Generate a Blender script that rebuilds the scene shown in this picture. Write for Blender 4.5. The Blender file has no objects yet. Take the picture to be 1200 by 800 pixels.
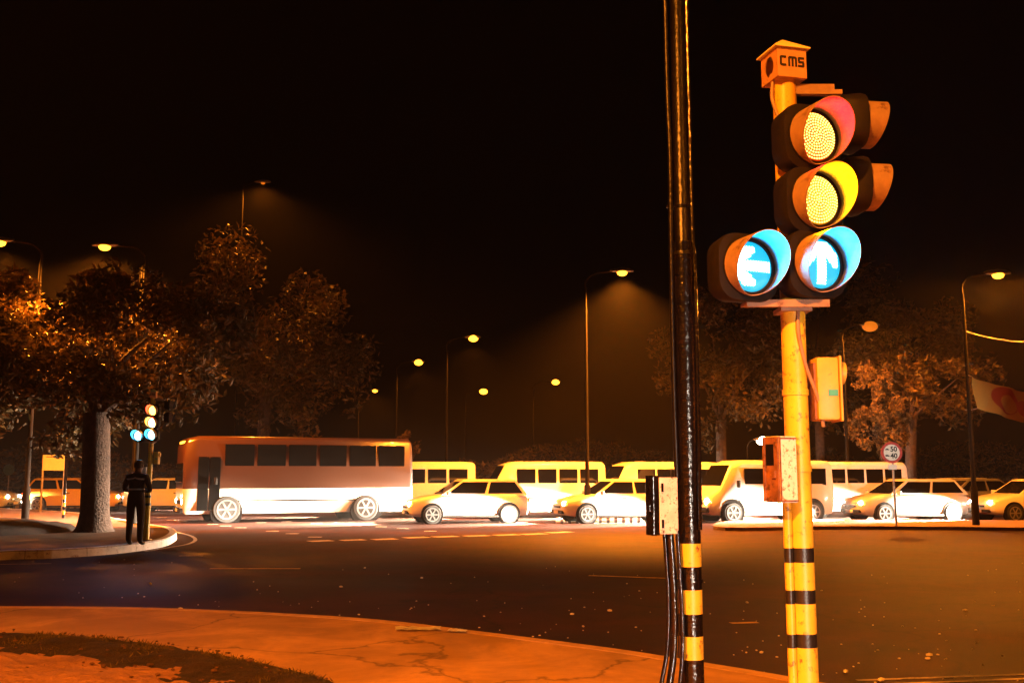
import bpy, bmesh, math, random
from mathutils import Vector, Matrix, Euler, noise
R = math.radians
random.seed(11)
S = bpy.context.scene
COL = S.collection

# ------------------------------------------------------------------ camera
CAMZ = 1.6
FPX = 1180.0                      # focal length in photo pixels (1200 wide)
TH = math.atan(155.0 / FPX)       # the camera looks slightly up
cd = bpy.data.cameras.new('camera'); cam = bpy.data.objects.new('camera', cd); COL.objects.link(cam)
cam.location = (0, 0, CAMZ); cam.rotation_euler = (R(90) + TH, 0, 0)
cd.sensor_width = 36; cd.lens = 36 * FPX / 1200; cd.clip_start = 0.05; cd.clip_end = 2000
S.camera = cam

# ------------------------------------------------------------------ world, moon, exposure
w = bpy.data.worlds.new('World'); S.world = w; w.use_nodes = True
nt = w.node_tree; nt.nodes.clear()
wo = nt.nodes.new('ShaderNodeOutputWorld'); bg = nt.nodes.new('ShaderNodeBackground')
sky = nt.nodes.new('ShaderNodeTexSky'); sky.sky_type = 'NISHITA'; sky.sun_disc = False
sky.sun_elevation = R(25); sky.sun_rotation = R(200)
bg.inputs['Strength'].default_value = 0.00004
nt.links.new(sky.outputs[0], bg.inputs[0]); nt.links.new(bg.outputs[0], wo.inputs[0])
sl = bpy.data.lights.new('moon_light', 'SUN'); sl.energy = 0.004; sl.angle = R(0.5); sl.color = (1, .9, .8)
so = bpy.data.objects.new('moon_light', sl); COL.objects.link(so); so.rotation_euler = (R(65), 0, R(20)); so.location = (0, 0, 40)
S.view_settings.view_transform = 'Standard'; S.view_settings.look = 'None'
S.view_settings.exposure = 0.0; S.view_settings.gamma = 1.0
S.render.engine = 'CYCLES'
S.cycles.use_denoising = True
S.cycles.max_bounces = 6; S.cycles.diffuse_bounces = 2; S.cycles.glossy_bounces = 3; S.cycles.volume_bounces = 0
S.cycles.sample_clamp_indirect = 4; S.cycles.caustics_reflective = False; S.cycles.caustics_refractive = False
SODIUM = (1.0, .25, .015)
HAZE = 0.00045

# ------------------------------------------------------------------ photo pixel -> world (at real distances)
def at(px, py, Y):
    x = (px - 600) / FPX; y = (400 - py) / FPX
    d = Vector((x, math.cos(TH) - y * math.sin(TH), math.sin(TH) + y * math.cos(TH)))
    return Vector((0, 0, CAMZ)) + d * (Y / d.y)
def G(px, py, z=0.0):
    x = (px - 600) / FPX; y = (400 - py) / FPX
    d = Vector((x, math.cos(TH) - y * math.sin(TH), math.sin(TH) + y * math.cos(TH)))
    return Vector((0, 0, CAMZ)) + d * ((z - CAMZ) / d.z)

# ------------------------------------------------------------------ materials
def new_mat(name):
    m = bpy.data.materials.new(name); m.use_nodes = True
    return m, m.node_tree, m.node_tree.nodes['Principled BSDF']
def mat(name, col, rough=.6, metal=0.0, vary=.25, scale=12.0, bump=.15, spec=.5, coat=0.0, dirt=None, dirt_amt=.5, dscale=4.0, bdist=.01):
    m, t, p = new_mat(name)
    N, L = t.nodes, t.links
    tc = N.new('ShaderNodeTexCoord')
    n1 = N.new('ShaderNodeTexNoise'); n1.inputs['Scale'].default_value = scale; n1.inputs['Detail'].default_value = 6
    L.new(tc.outputs['Object'], n1.inputs['Vector'])
    mr = N.new('ShaderNodeMapRange'); mr.inputs[1].default_value = .3; mr.inputs[2].default_value = .7
    mr.inputs[3].default_value = 1 - vary; mr.inputs[4].default_value = 1 + vary
    L.new(n1.outputs['Fac'], mr.inputs[0])
    mx = N.new('ShaderNodeMix'); mx.data_type = 'RGBA'; mx.blend_type = 'MULTIPLY'; mx.inputs[0].default_value = 1
    mx.inputs[6].default_value = (*col, 1)
    L.new(mr.outputs[0], mx.inputs[7])
    out = mx.outputs[2]
    if dirt:
        n2 = N.new('ShaderNodeTexNoise'); n2.inputs['Scale'].default_value = dscale; n2.inputs['Detail'].default_value = 8; n2.inputs['Roughness'].default_value = .7
        L.new(tc.outputs['Object'], n2.inputs['Vector'])
        r2 = N.new('ShaderNodeMapRange'); r2.inputs[1].default_value = .62 - dirt_amt * .2; r2.inputs[2].default_value = .70 - dirt_amt * .15
        L.new(n2.outputs['Fac'], r2.inputs[0])
        m2 = N.new('ShaderNodeMix'); m2.data_type = 'RGBA'; m2.inputs[7].default_value = (*dirt, 1)
        L.new(r2.outputs[0], m2.inputs[0]); L.new(out, m2.inputs[6]); out = m2.outputs[2]
    L.new(out, p.inputs['Base Color'])
    p.inputs['Roughness'].default_value = rough; p.inputs['Metallic'].default_value = metal
    p.inputs['Specular IOR Level'].default_value = spec; p.inputs['Coat Weight'].default_value = coat
    if bump:
        b = N.new('ShaderNodeBump'); b.inputs['Strength'].default_value = bump; b.inputs['Distance'].default_value = bdist
        n3 = N.new('ShaderNodeTexNoise'); n3.inputs['Scale'].default_value = scale * 4; n3.inputs['Detail'].default_value = 5
        L.new(tc.outputs['Object'], n3.inputs['Vector']); L.new(n3.outputs['Fac'], b.inputs['Height']); L.new(b.outputs[0], p.inputs['Normal'])
    return m
def emit(name, col, s, base=(.5, .5, .5)):
    m, t, p = new_mat(name)
    p.inputs['Base Color'].default_value = (*base, 1)
    p.inputs['Emission Color'].default_value = (*col, 1); p.inputs['Emission Strength'].default_value = s
    return m

M = {}
M['yellow'] = mat('yellow_paint', (.76, .45, .03), .42, vary=.14, scale=9, bump=.35, dirt=(.16, .06, .02), dirt_amt=.28, dscale=22, bdist=.003)
M['yellow_box'] = mat('yellow_box_paint', (.62, .36, .05), .45, vary=.12, scale=14, bump=.15, dirt=(.2, .1, .04), dirt_amt=.1, dscale=26, bdist=.003)
M['band'] = mat('black_band_paint', (.012, .010, .009), .35, vary=.3, scale=20, bump=.4, bdist=.003)
M['black'] = mat('black_gloss_paint', (.004, .003, .003), .16, vary=.4, scale=14, bump=.55, spec=.6, dirt=(.018, .007, .004), dirt_amt=.15, dscale=26, bdist=.005)
M['black_dull'] = mat('dull_black_paint', (.004, .003, .0025), .30, vary=.4, scale=14, bump=.6, spec=.3, bdist=.005)
M['housing'] = mat('black_plastic', (.008, .006, .005), .6, spec=.22, vary=.3, scale=15, bump=.2, bdist=.002)
M['visor'] = mat('weathered_visor', (.26, .17, .11), .55, vary=.2, scale=18, bump=.2, dirt=(.10, .05, .03), dirt_amt=.25, dscale=14, bdist=.002)
M['visor_in'] = mat('dark_visor_lining', (.075, .070, .075), .35, vary=.25, scale=18, bump=.2, bdist=.002)
M['cream'] = mat('cream_sheet_metal', (.50, .27, .12), .5, vary=.12, scale=14, bump=.1, dirt=(.22, .12, .06), dirt_amt=.15, dscale=16, bdist=.002)
M['roofmetal'] = mat('lit_roof_metal', (.90, .80, .30), .4, vary=.08, scale=14, bump=.1, bdist=.002)  # light from above put into the colour: roof paler than the box
M['dark_ink'] = mat('dark_lettering', (.012, .008, .008), .6, bump=0)
M['steel'] = mat('galvanised_steel', (.34, .30, .27), .45, metal=.4, vary=.25, scale=16, bump=.2, dirt=(.2, .09, .04), dirt_amt=.3, dscale=15, bdist=.002)
M['rust'] = mat('rusty_steel', (.20, .08, .03), .65, vary=.4, scale=20, bump=.5, dirt=(.05, .02, .01), dirt_amt=.45, dscale=24, bdist=.003)
M['whitebox'] = mat('peeling_white_paint', (.86, .82, .76), .4, vary=.08, scale=18, bump=.5, dirt=(.30, .11, .04), dirt_amt=.42, dscale=55, bdist=.003)
M['greybox'] = mat('scratched_grey_paint', (.66, .60, .62), .4, vary=.2, scale=20, bump=.4, dirt=(.05, .03, .03), dirt_amt=.40, dscale=48, bdist=.003)
M['hole'] = mat('dark_opening', (.004, .003, .003), .9, bump=0, spec=.1)
M['teal'] = mat('teal_sticker', (.03, .30, .24), .4, bump=0)
M['kerbwhite'] = mat('white_kerb_paint', (.74, .66, .58), .6, vary=.15, scale=6, bump=.4, dirt=(.3, .15, .09), dirt_amt=.25, dscale=7)
M['concrete'] = mat('kerb_concrete', (.54, .32, .13), .75, vary=.2, scale=6, bump=.5)
M['paint_white'] = mat('road_paint_white', (.62, .52, .42), .7, vary=.2, scale=5, bump=.3, dirt=(.12, .08, .05), dirt_amt=.45, dscale=7)
M['paint_yellow'] = mat('road_paint_yellow', (.68, .42, .08), .7, vary=.2, scale=5, bump=.3, dirt=(.14, .07, .03), dirt_amt=.4, dscale=7)
M['bark'] = mat('bark', (.09, .055, .04), .9, vary=.4, scale=5, bump=1.0, bdist=.06)
M['tyre'] = mat('tyre_rubber', (.02, .02, .02), .8, bump=0)
M['rim'] = mat('alloy_rim', (.5, .5, .5), .3, metal=.8, bump=0)
M['glass'] = mat('car_glass', (.004, .004, .004), .05, bump=0, spec=.8)
M['pole_grey'] = mat('dark_lamp_pole', (.012, .009, .007), .9, bump=.1, spec=.1)
M['lampbody'] = mat('lamp_housing', (.3, .25, .2), .5, bump=0)
M['red_ring'] = mat('red_sign_ring', (.45, .04, .03), .4, bump=0)
M['signface'] = mat('white_sign_face', (.80, .70, .60), .4, vary=.06, bump=0)
M['bluesign'] = mat('blue_sign_face', (.10, .22, .42), .4, bump=0)
M['paper'] = mat('paper_scrap', (.95, .9, .75), .7, bump=.2)

M['sodium'] = emit('sodium_bulb', (1, .36, .02), 7)
M['sodium_dim'] = emit('dim_sodium_bulb', (1, .22, .01), .8, (.12, .06, .02))
M['white_bulb'] = emit('white_bulb', (1, .8, .55), 30)
M['led_red'] = emit('red_signal_led', (1, .55, .08), 9)
M['led_amber'] = emit('amber_signal_led', (1, .66, .09), 8)
M['led_green'] = emit('green_signal_led', (.50, 1.0, 1.0), 5.0)
M['lens_red'] = emit('red_lens', (1, .02, .0), .8, (.06, .004, .003))
M['lens_amber'] = emit('amber_lens', (1, .26, .0), .7, (.06, .03, .003))
M['lens_green'] = emit('cyan_lens', (.0, .50, .80), 1.0, (.03, .3, .4))
M['hot_red'] = emit('bright_red_lens', (1, .35, .05), 9); M['hot_amber'] = emit('bright_amber_lens', (1, .75, .35), 12); M['hot_up'] = M['hot_left'] = emit('bright_cyan_lens', (.22, .8, 1), 9)
M['lens_off'] = mat('unlit_lens', (.04, .02, .02), .2, bump=0)
M['head_lit'] = emit('headlamp', (1, .90, .72), 120)
M['tail_lit'] = emit('tail_lamp', (1, .05, .01), 7, (.4, .02, .02))
M['indicator'] = emit('indicator_lamp', (1, .45, .03), 8, (.5, .2, .02))

# ------------------------------------------------------------------ mesh helpers
def finish(name, bm, m, parent=None, smooth=False, sharp=True):
    me = bpy.data.meshes.new(name)
    bmesh.ops.recalc_face_normals(bm, faces=bm.faces)
    bm.to_mesh(me); bm.free()
    for x in (m if isinstance(m, (list, tuple)) else [m]): me.materials.append(x)
    if smooth:
        for p in me.polygons: p.use_smooth = True
        if sharp:
            try: me.set_sharp_from_angle(angle=R(40))
            except Exception: pass
    o = bpy.data.objects.new(name, me); COL.objects.link(o)
    if parent: o.parent = parent
    return o
def empty(name, loc=(0, 0, 0), rz=0.0):
    o = bpy.data.objects.new(name, None); COL.objects.link(o); o.location = loc; o.rotation_euler = (0, 0, rz); o.empty_display_size = .2
    return o
def tag(o, label=None, cat=None, group=None, kind=None):
    if label: o['label'] = label
    if cat: o['category'] = cat
    if group: o['group'] = group
    if kind: o['kind'] = kind
    return o
def box(bm, c, s, rot=None, bevel=0.0, mi=0):
    r = bmesh.ops.create_cube(bm, size=1.0)
    vs = r['verts']
    mt = Matrix.Translation(Vector(c)) @ ((rot.to_matrix().to_4x4()) if rot else Matrix()) @ Matrix.Diagonal((*s, 1))
    bmesh.ops.transform(bm, matrix=mt, verts=vs)
    fs = set(f for v in vs for f in v.link_faces)
    for f in fs: f.material_index = mi
    if bevel:
        es = list(set(e for v in vs for e in v.link_edges))
        bmesh.ops.bevel(bm, geom=es, offset=bevel, segments=2, affect='EDGES', profile=.6)
def tube(bm, pts, rad, seg=12, cap=True, mi=0):
    pts = [Vector(p) for p in pts]
    rads = rad if isinstance(rad, (list, tuple)) else [rad] * len(pts)
    rings = []; up = None
    for i, p in enumerate(pts):
        a = pts[max(i - 1, 0)]; b = pts[min(i + 1, len(pts) - 1)]
        d = (b - a).normalized()
        if up is None: up = Vector((0, 1, 0)) if abs(d.y) < .9 else Vector((1, 0, 0))
        u = (up - d * up.dot(d)).normalized(); v = d.cross(u); up = u
        rings.append([bm.verts.new(p + (u * math.cos(t) + v * math.sin(t)) * rads[i]) for t in [2 * math.pi * k / seg for k in range(seg)]])
    for i in range(len(rings) - 1):
        for k in range(seg):
            f = bm.faces.new((rings[i][k], rings[i][(k + 1) % seg], rings[i + 1][(k + 1) % seg], rings[i + 1][k])); f.material_index = mi
    if cap:
        for r_ in (rings[0], rings[-1]):
            f = bm.faces.new(r_); f.material_index = mi
def prism(bm, poly, z0, z1, mi=0):
    a = [bm.verts.new((p[0], p[1], z0)) for p in poly]; b = [bm.verts.new((p[0], p[1], z1)) for p in poly]
    n = len(poly); fs = [bm.faces.new(a), bm.faces.new(b)]
    for i in range(n): fs.append(bm.faces.new((a[i], a[(i + 1) % n], b[(i + 1) % n], b[i])))
    for f in fs: f.material_index = mi
def loft(bm, rings, cap=True, mi=0):
    vr = [[bm.verts.new(p) for p in r_] for r_ in rings]; n = len(vr[0])
    for i in range(len(vr) - 1):
        for k in range(n):
            f = bm.faces.new((vr[i][k], vr[i][(k + 1) % n], vr[i + 1][(k + 1) % n], vr[i + 1][k])); f.material_index = mi
    if cap:
        for r_ in (vr[0], vr[-1]): bm.faces.new(r_).material_index = mi
def part(name, parent, m, fn, smooth=False):
    bm = bmesh.new(); fn(bm); return finish(name, bm, m, parent, smooth)
def smooth_line(pts, n=6):
    out = []; P = [Vector(p) for p in pts]
    for i in range(len(P) - 1):
        p0 = P[max(i - 1, 0)]; p1 = P[i]; p2 = P[i + 1]; p3 = P[min(i + 2, len(P) - 1)]
        for k in range(n):
            t = k / n
            out.append(.5 * ((2 * p1) + (p2 - p0) * t + (2 * p0 - 5 * p1 + 4 * p2 - p3) * t * t + (3 * p1 - p0 - 3 * p2 + p3) * t ** 3))
    out.append(P[-1]); return out
def add_light(kind, name, loc, energy, color, parent=None, rot=None, radius=.1, **kw):
    l = bpy.data.lights.new(name, kind); l.energy = energy; l.color = color; l.shadow_soft_size = radius
    for k, v in kw.items(): setattr(l, k, v)
    o = bpy.data.objects.new(name, l); COL.objects.link(o); o.location = loc
    if rot is not None: o.rotation_euler = rot
    if parent: o.parent = parent
    return o

# ================================================================== GROUND, ROAD, PAVEMENTS
def asphalt():
    m, t, p = new_mat('asphalt'); N, L = t.nodes, t.links
    tc = N.new('ShaderNodeTexCoord')
    big = N.new('ShaderNodeTexNoise'); big.inputs['Scale'].default_value = .35; big.inputs['Detail'].default_value = 5
    mp = N.new('ShaderNodeMapping'); mp.inputs['Scale'].default_value = (.35, 1.6, 1)   # worn wheel tracks along the road
    L.new(tc.outputs['Object'], mp.inputs[0]); L.new(mp.outputs[0], big.inputs['Vector'])
    cr = N.new('ShaderNodeValToRGB'); cr.color_ramp.elements[0].position = .35; cr.color_ramp.elements[0].color = (.022, .0048, .0018, 1)
    cr.color_ramp.elements[1].position = .7; cr.color_ramp.elements[1].color = (.064, .016, .006, 1)
    L.new(big.outputs['Fac'], cr.inputs[0])
    fine = N.new('ShaderNodeTexNoise'); fine.inputs['Scale'].default_value = 60; fine.inputs['Detail'].default_value = 4
    L.new(tc.outputs['Object'], fine.inputs['Vector'])
    mr = N.new('ShaderNodeMapRange'); mr.inputs[1].default_value = .3; mr.inputs[2].default_value = .7; mr.inputs[3].default_value = .4; mr.inputs[4].default_value = 1.7
    L.new(fine.outputs['Fac'], mr.inputs[0])
    mx = N.new('ShaderNodeMix'); mx.data_type = 'RGBA'; mx.blend_type = 'MULTIPLY'; mx.inputs[0].default_value = 1
    L.new(cr.outputs[0], mx.inputs[6]); L.new(mr.outputs[0], mx.inputs[7])
    # a small round dark spot on the tar
    st = G(1065, 761)
    vm = N.new('ShaderNodeVectorMath'); vm.operation = 'DISTANCE'; vm.inputs[1].default_value = (st.x, st.y, 0)
    L.new(tc.outputs['Object'], vm.inputs[0])
    ad = N.new('ShaderNodeMath'); ad.operation = 'MULTIPLY_ADD'; ad.inputs[1].default_value = .10
    nz = N.new('ShaderNodeTexNoise'); nz.inputs['Scale'].default_value = 9; L.new(tc.outputs['Object'], nz.inputs['Vector'])
    L.new(nz.outputs['Fac'], ad.inputs[0]); L.new(vm.outputs['Value'], ad.inputs[2])
    sr = N.new('ShaderNodeMapRange'); sr.inputs[1].default_value = .09; sr.inputs[2].default_value = .17; L.new(ad.outputs[0], sr.inputs[0])
    m3 = N.new('ShaderNodeMix'); m3.data_type = 'RGBA'; m3.inputs[6].default_value = (.003, .003, .003, 1)
    L.new(sr.outputs[0], m3.inputs[0]); L.new(mx.outputs[2], m3.inputs[7]); L.new(m3.outputs[2], p.inputs['Base Color'])
    rr = N.new('ShaderNodeMapRange'); rr.inputs[3].default_value = .58; rr.inputs[4].default_value = .8; p.inputs['Specular IOR Level'].default_value = .16; L.new(big.outputs['Fac'], rr.inputs[0]); L.new(rr.outputs[0], p.inputs['Roughness'])
    b = N.new('ShaderNodeBump'); b.inputs['Strength'].default_value = .45; b.inputs['Distance'].default_value = .008
    L.new(fine.outputs['Fac'], b.inputs['Height']); L.new(b.outputs[0], p.inputs['Normal'])
    return m
M['asphalt'] = asphalt()
def dirt_mat(name, c1, c2, sc, bump, bd, rough=.9):
    m, t, p = new_mat(name); N, L = t.nodes, t.links
    tc = N.new('ShaderNodeTexCoord'); n = N.new('ShaderNodeTexNoise'); n.inputs['Scale'].default_value = sc; n.inputs['Detail'].default_value = 9; n.inputs['Roughness'].default_value = .62
    L.new(tc.outputs['Object'], n.inputs['Vector'])
    cr = N.new('ShaderNodeValToRGB'); cr.color_ramp.elements[0].position = .33; cr.color_ramp.elements[0].color = (*c1, 1)
    cr.color_ramp.elements[1].position = .68; cr.color_ramp.elements[1].color = (*c2, 1)
    L.new(n.outputs['Fac'], cr.inputs[0]); L.new(cr.outputs[0], p.inputs['Base Color'])
    n2 = N.new('ShaderNodeTexNoise'); n2.inputs['Scale'].default_value = sc * 7; n2.inputs['Detail'].default_value = 6; L.new(tc.outputs['Object'], n2.inputs['Vector'])
    b = N.new('ShaderNodeBump'); b.inputs['Strength'].default_value = bump; b.inputs['Distance'].default_value = bd
    L.new(n2.outputs['Fac'], b.inputs['Height']); L.new(b.outputs[0], p.inputs['Normal'])
    p.inputs['Roughness'].default_value = rough
    return m
M['pave'] = dirt_mat('worn_concrete_paving', (.46, .25, .09), (.60, .34, .13), 1.4, .35, .02, .8)
def worn(m, crack_scale, depth, stain, seam=.012):
    # cracks and darker stained blotches worn into a surface
    t = m.node_tree; N, L = t.nodes, t.links; p = N['Principled BSDF']
    src = p.inputs['Base Color'].links[0].from_socket
    tc = N.new('ShaderNodeTexCoord'); nz = N.new('ShaderNodeTexNoise'); nz.inputs['Scale'].default_value = 1.3; nz.inputs['Detail'].default_value = 5
    L.new(tc.outputs['Object'], nz.inputs['Vector'])
    mx = N.new('ShaderNodeMix'); mx.data_type = 'RGBA'; mx.blend_type = 'LINEAR_LIGHT'; mx.inputs[0].default_value = .55
    L.new(tc.outputs['Object'], mx.inputs[6]); L.new(nz.outputs['Color'], mx.inputs[7])
    v = N.new('ShaderNodeTexVoronoi'); v.feature = 'DISTANCE_TO_EDGE'; v.inputs['Scale'].default_value = crack_scale; L.new(mx.outputs[2], v.inputs['Vector'])
    a = N.new('ShaderNodeMapRange'); a.inputs[1].default_value = 0; a.inputs[2].default_value = seam; a.inputs[3].default_value = 1 - depth; a.inputs[4].default_value = 1; L.new(v.outputs['Distance'], a.inputs[0])
    n2 = N.new('ShaderNodeTexNoise'); n2.inputs['Scale'].default_value = .9; n2.inputs['Detail'].default_value = 8; n2.inputs['Roughness'].default_value = .7; n2.inputs['Distortion'].default_value = .6; L.new(tc.outputs['Object'], n2.inputs['Vector'])
    b = N.new('ShaderNodeMapRange'); b.inputs[1].default_value = .42; b.inputs[2].default_value = .62; b.inputs[3].default_value = 1 - stain; b.inputs[4].default_value = 1.08; L.new(n2.outputs['Fac'], b.inputs[0])
    q = N.new('ShaderNodeMath'); q.operation = 'MULTIPLY'; L.new(a.outputs[0], q.inputs[0]); L.new(b.outputs[0], q.inputs[1])
    m2 = N.new('ShaderNodeMix'); m2.data_type = 'RGBA'; m2.blend_type = 'MULTIPLY'; m2.inputs[0].default_value = 1; L.new(src, m2.inputs[6]); L.new(q.outputs[0], m2.inputs[7]); L.new(m2.outputs[2], p.inputs['Base Color'])
worn(M['pave'], .42, .55, .30); worn(M['asphalt'], .22, .6, .38, .010)
M['dirt'] = dirt_mat('red_dirt', (.22, .10, .06), (.40, .20, .12), 2.2, 1.0, .05)
M['soil'] = dirt_mat('dark_soil', (.012, .006, .004), (.05, .024, .014), 6, 1.0, .06)
M['verge'] = dirt_mat('dry_verge', (.05, .035, .02), (.10, .07, .045), .8, .6, .05)
M['islandtop'] = dirt_mat('island_paving', (.17, .10, .06), (.28, .17, .10), 1.5, .5, .03)

def sheet(name, pts, z, m, z0=None, parent=None, kind='structure'):
    bm = bmesh.new()
    if z0 is None:
        bm.faces.new([bm.verts.new((p[0], p[1], z)) for p in pts])
    else: prism(bm, pts, z0, z)
    bmesh.ops.triangulate(bm, faces=bm.faces)
    o = finish(name, bm, m, parent)
    if kind: tag(o, kind=kind)
    return o
sheet('ground', [(-600, -60), (600, -60), (600, 900), (-600, 900)], -.02, M['verge'])
sheet('road', [(-120, -30), (120, -30), (120, 52), (-120, 52)], 0.0, M['asphalt'])

PZ = .13
edge_px = [(-420, 716), (-150, 712), (0, 712), (180, 714), (400, 725), (545, 741), (700, 761), (790, 775), (920, 797), (1060, 826), (1250, 880), (1500, 990)]
inner_px = [(-420, 738), (-150, 736), (0, 741), (100, 746), (200, 758), (300, 776), (390, 799), (470, 835), (520, 900), (540, 1000)]
edge = smooth_line([G(x, y, PZ).to_2d().to_3d() for x, y in edge_px], 5)
inner = smooth_line([G(x, y, PZ).to_2d().to_3d() for x, y in inner_px], 5)
back = [(edge[-1].x, -12), (edge[0].x, -12)]
# pavement slab with a kerb stone row along its edge (the kerb is part of the same raised step)
sheet('pavement', [(p.x, p.y) for p in edge] + back, PZ, M['pave'], z0=-.01)
bm = bmesh.new()
kerb_w = .14
def offset(line, d):
    out = []
    for i, p in enumerate(line):
        a = line[max(i - 1, 0)]; b = line[min(i + 1, len(line) - 1)]; t_ = (b - a).normalized(); n_ = Vector((-t_.y, t_.x, 0))
        out.append(p + n_ * d)
    return out
eo = offset(edge, kerb_w)
for i in range(len(edge) - 1):
    a, b, c, d = edge[i], edge[i + 1], eo[i + 1], eo[i]
    t0 = (b - a) * .006
    prism(bm, [(a.x + t0.x, a.y + t0.y), (b.x - t0.x, b.y - t0.y), (c.x - t0.x, c.y - t0.y), (d.x + t0.x, d.y + t0.y)], -.01, PZ + .004)
tag(finish('kerb', bm, M['concrete']), kind='structure')
# bare dirt patch behind the pavement: dips, with a ragged dark soil lip
def dirt_patch():
    bm = bmesh.new(); rows = 90
    x0, x1 = inner[0].x, inner[-1].x + .2
    grid = []
    def inner_y(x):
        best = None
        for i in range(len(inner) - 1):
            a, b = inner[i], inner[i + 1]
            if min(a.x, b.x) <= x <= max(a.x, b.x) and abs(a.x - b.x) > 1e-6:
                return a.y + (b.y - a.y) * (x - a.x) / (b.x - a.x)
        return inner[0].y if x < x0 else inner[-1].y
    nx = 620
    for i in range(nx + 1):
        x = x0 + (x1 - x0) * i / nx; ye = inner_y(x); r_ = []
        for j in range(rows + 1):
            t = (j / rows) ** 1.6; y = ye + (1.0 - ye) * t
            d = ye - y
            n_ = noise.noise(Vector((x * 2.2, y * 2.2, 0))) * .035 + noise.noise(Vector((x * 8, y * 8, 3))) * .014
            z = PZ + .006 + .030 * min(d / .3, 1) + n_ * min(d / .25, 1) - .018 * math.exp(-((d - .9) / .5) ** 2)
            z = max(z, PZ + .004)
            yy = y + noise.noise(Vector((x * 6, 7, 0))) * .06 * math.exp(-d * 2)
            r_.append(bm.verts.new((x, yy, z)))
        grid.append(r_)
    for i in range(nx):
        for j in range(rows):
            f = bm.faces.new((grid[i][j], grid[i + 1][j], grid[i + 1][j + 1], grid[i][j + 1]))
            c = f.calc_center_median(); d = inner_y(c.x) - c.y
            lip = .95 + .38 * noise.noise(Vector((c.x * 1.7, c.y * 2.5, 1))) + .18 * noise.noise(Vector((c.x * 7, c.y * 7, 5)))
            f.material_index = 1 if d < lip else 0
    o = finish('dirt_ground', bm, [M['dirt'], M['soil']], smooth=True, sharp=False); tag(o, kind='structure')
    return inner_y
inner_y = dirt_patch()

# grass tufts and litter of dead leaves on the dark lip
M['grass'] = dirt_mat('dry_grass', (.045, .035, .012), (.13, .085, .03), 5, 0, .01)
bm = bmesh.new()
for k in range(5200):
    x = random.uniform(inner[0].x * .62, inner[-1].x - .05); d = abs(random.gauss(0, .42)) + .01
    y = inner_y(x) - d
    if y < 5: continue
    if noise.noise(Vector((x * 1.6, y * 2, 9))) < -.12: continue
    h = random.uniform(.008, .045); a = random.uniform(0, 6.28); w_ = random.uniform(.003, .008)
    lx, ly = random.gauss(0, .03), random.gauss(0, .03)
    u = Vector((math.cos(a) * w_, math.sin(a) * w_, 0)); b0 = Vector((x, y, PZ + .01))
    bm.faces.new([bm.verts.new(b0 - u), bm.verts.new(b0 + u), bm.verts.new(b0 + Vector((lx, ly, h)))])
tag(finish('grass', bm, M['grass']), 'dark dry grass along the ragged inner edge of the orange pavement', 'grass', kind='stuff')
M['clod'] = dirt_mat('dirt_clods', (.03, .014, .008), (.16, .07, .04), 8, .5, .01)
bm = bmesh.new()
for k in range(380):
    x = random.uniform(inner[0].x * .62, inner[-1].x + .2); y = inner_y(min(x, inner[-1].x)) - random.random() ** 1.5 * 3.6
    if y < 5: continue
    s = random.uniform(.004, .022) * (1.4 if random.random() < .1 else .8)
    r_ = bmesh.ops.create_icosphere(bm, subdivisions=1, radius=s)
    bmesh.ops.transform(bm, matrix=Matrix.Translation((x, y, PZ + .035)) @ Matrix.Diagonal((1.3, 1, .6, 1)), verts=r_['verts'])
tag(finish('dirt_clods', bm, M['clod']), 'small clods and stones on the red dirt', 'stones', kind='stuff')

# glassy grit on the road that glitters
M['grit'] = mat('pale_grit', (.9, .8, .65), .25, bump=0, vary=.3, scale=3, spec=.9)
bm = bmesh.new()
for k in range(420):
    px = random.uniform(-50, 1250); py = 655 + 160 * random.random() ** .8
    p = G(px, py)
    if any(False for _ in ()): pass
    s = random.uniform(.004, .012)
    if random.random() < .08: s = random.uniform(.015, .026)
    r_ = bmesh.ops.create_icosphere(bm, subdivisions=1, radius=s)
    bmesh.ops.transform(bm, matrix=Matrix.Translation((p.x, p.y, s * .5)) @ Matrix.Rotation(random.random() * 6, 4, 'Z') @ Matrix.Diagonal((1.5, .9, .7, 1)), verts=r_['verts'])
tag(finish('gravel', bm, M['grit']), 'pale glittering grit scattered over the dark tarred road', 'grit', kind='stuff')

# ---- far left island with white kerb
isl_px = [(-520, 690), (-200, 668), (0, 656), (60, 654), (120, 650), (165, 645), (192, 640), (204, 634), (206, 629), (196, 624), (170, 620), (130, 612), (60, 603), (-100, 597), (-520, 592)]
isl = smooth_line([G(x, y, 0.0) for x, y in isl_px], 6)
IZ = .17
bm = bmesh.new(); prism(bm, [(p.x, p.y) for p in isl], -.01, IZ - .012); bmesh.ops.triangulate(bm, faces=bm.faces)
tag(finish('island_pavement', bm, M['islandtop']), kind='structure')
bm = bmesh.new(); io = offset(isl, -.02); ii = offset(isl, .17)
acc = 0
for i in range(len(isl) - 1):
    a, b, c, d = io[i], io[i + 1], ii[i + 1], ii[i]
    L_ = (b - a).length
    t0 = (b - a) * (.012 / max(L_, .01)) if acc > 1.0 else Vector((0, 0, 0))
    acc = 0 if acc > 1.0 else acc + L_
    vs0 = [bm.verts.new((q.x, q.y, -.01)) for q in (a + t0, b, c, d + t0)]
    top = [(a + t0).lerp(d + t0, .12), b.lerp(c, .12), c, d + t0]
    vs1 = [bm.verts.new((q.x, q.y, IZ)) for q in top]
    bm.faces.new(vs1)
    for k in range(4): bm.faces.new((vs0[k], vs0[(k + 1) % 4], vs1[(k + 1) % 4], vs1[k]))
tag(finish('island_kerb', bm, M['kerbwhite']), kind='structure')
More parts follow.
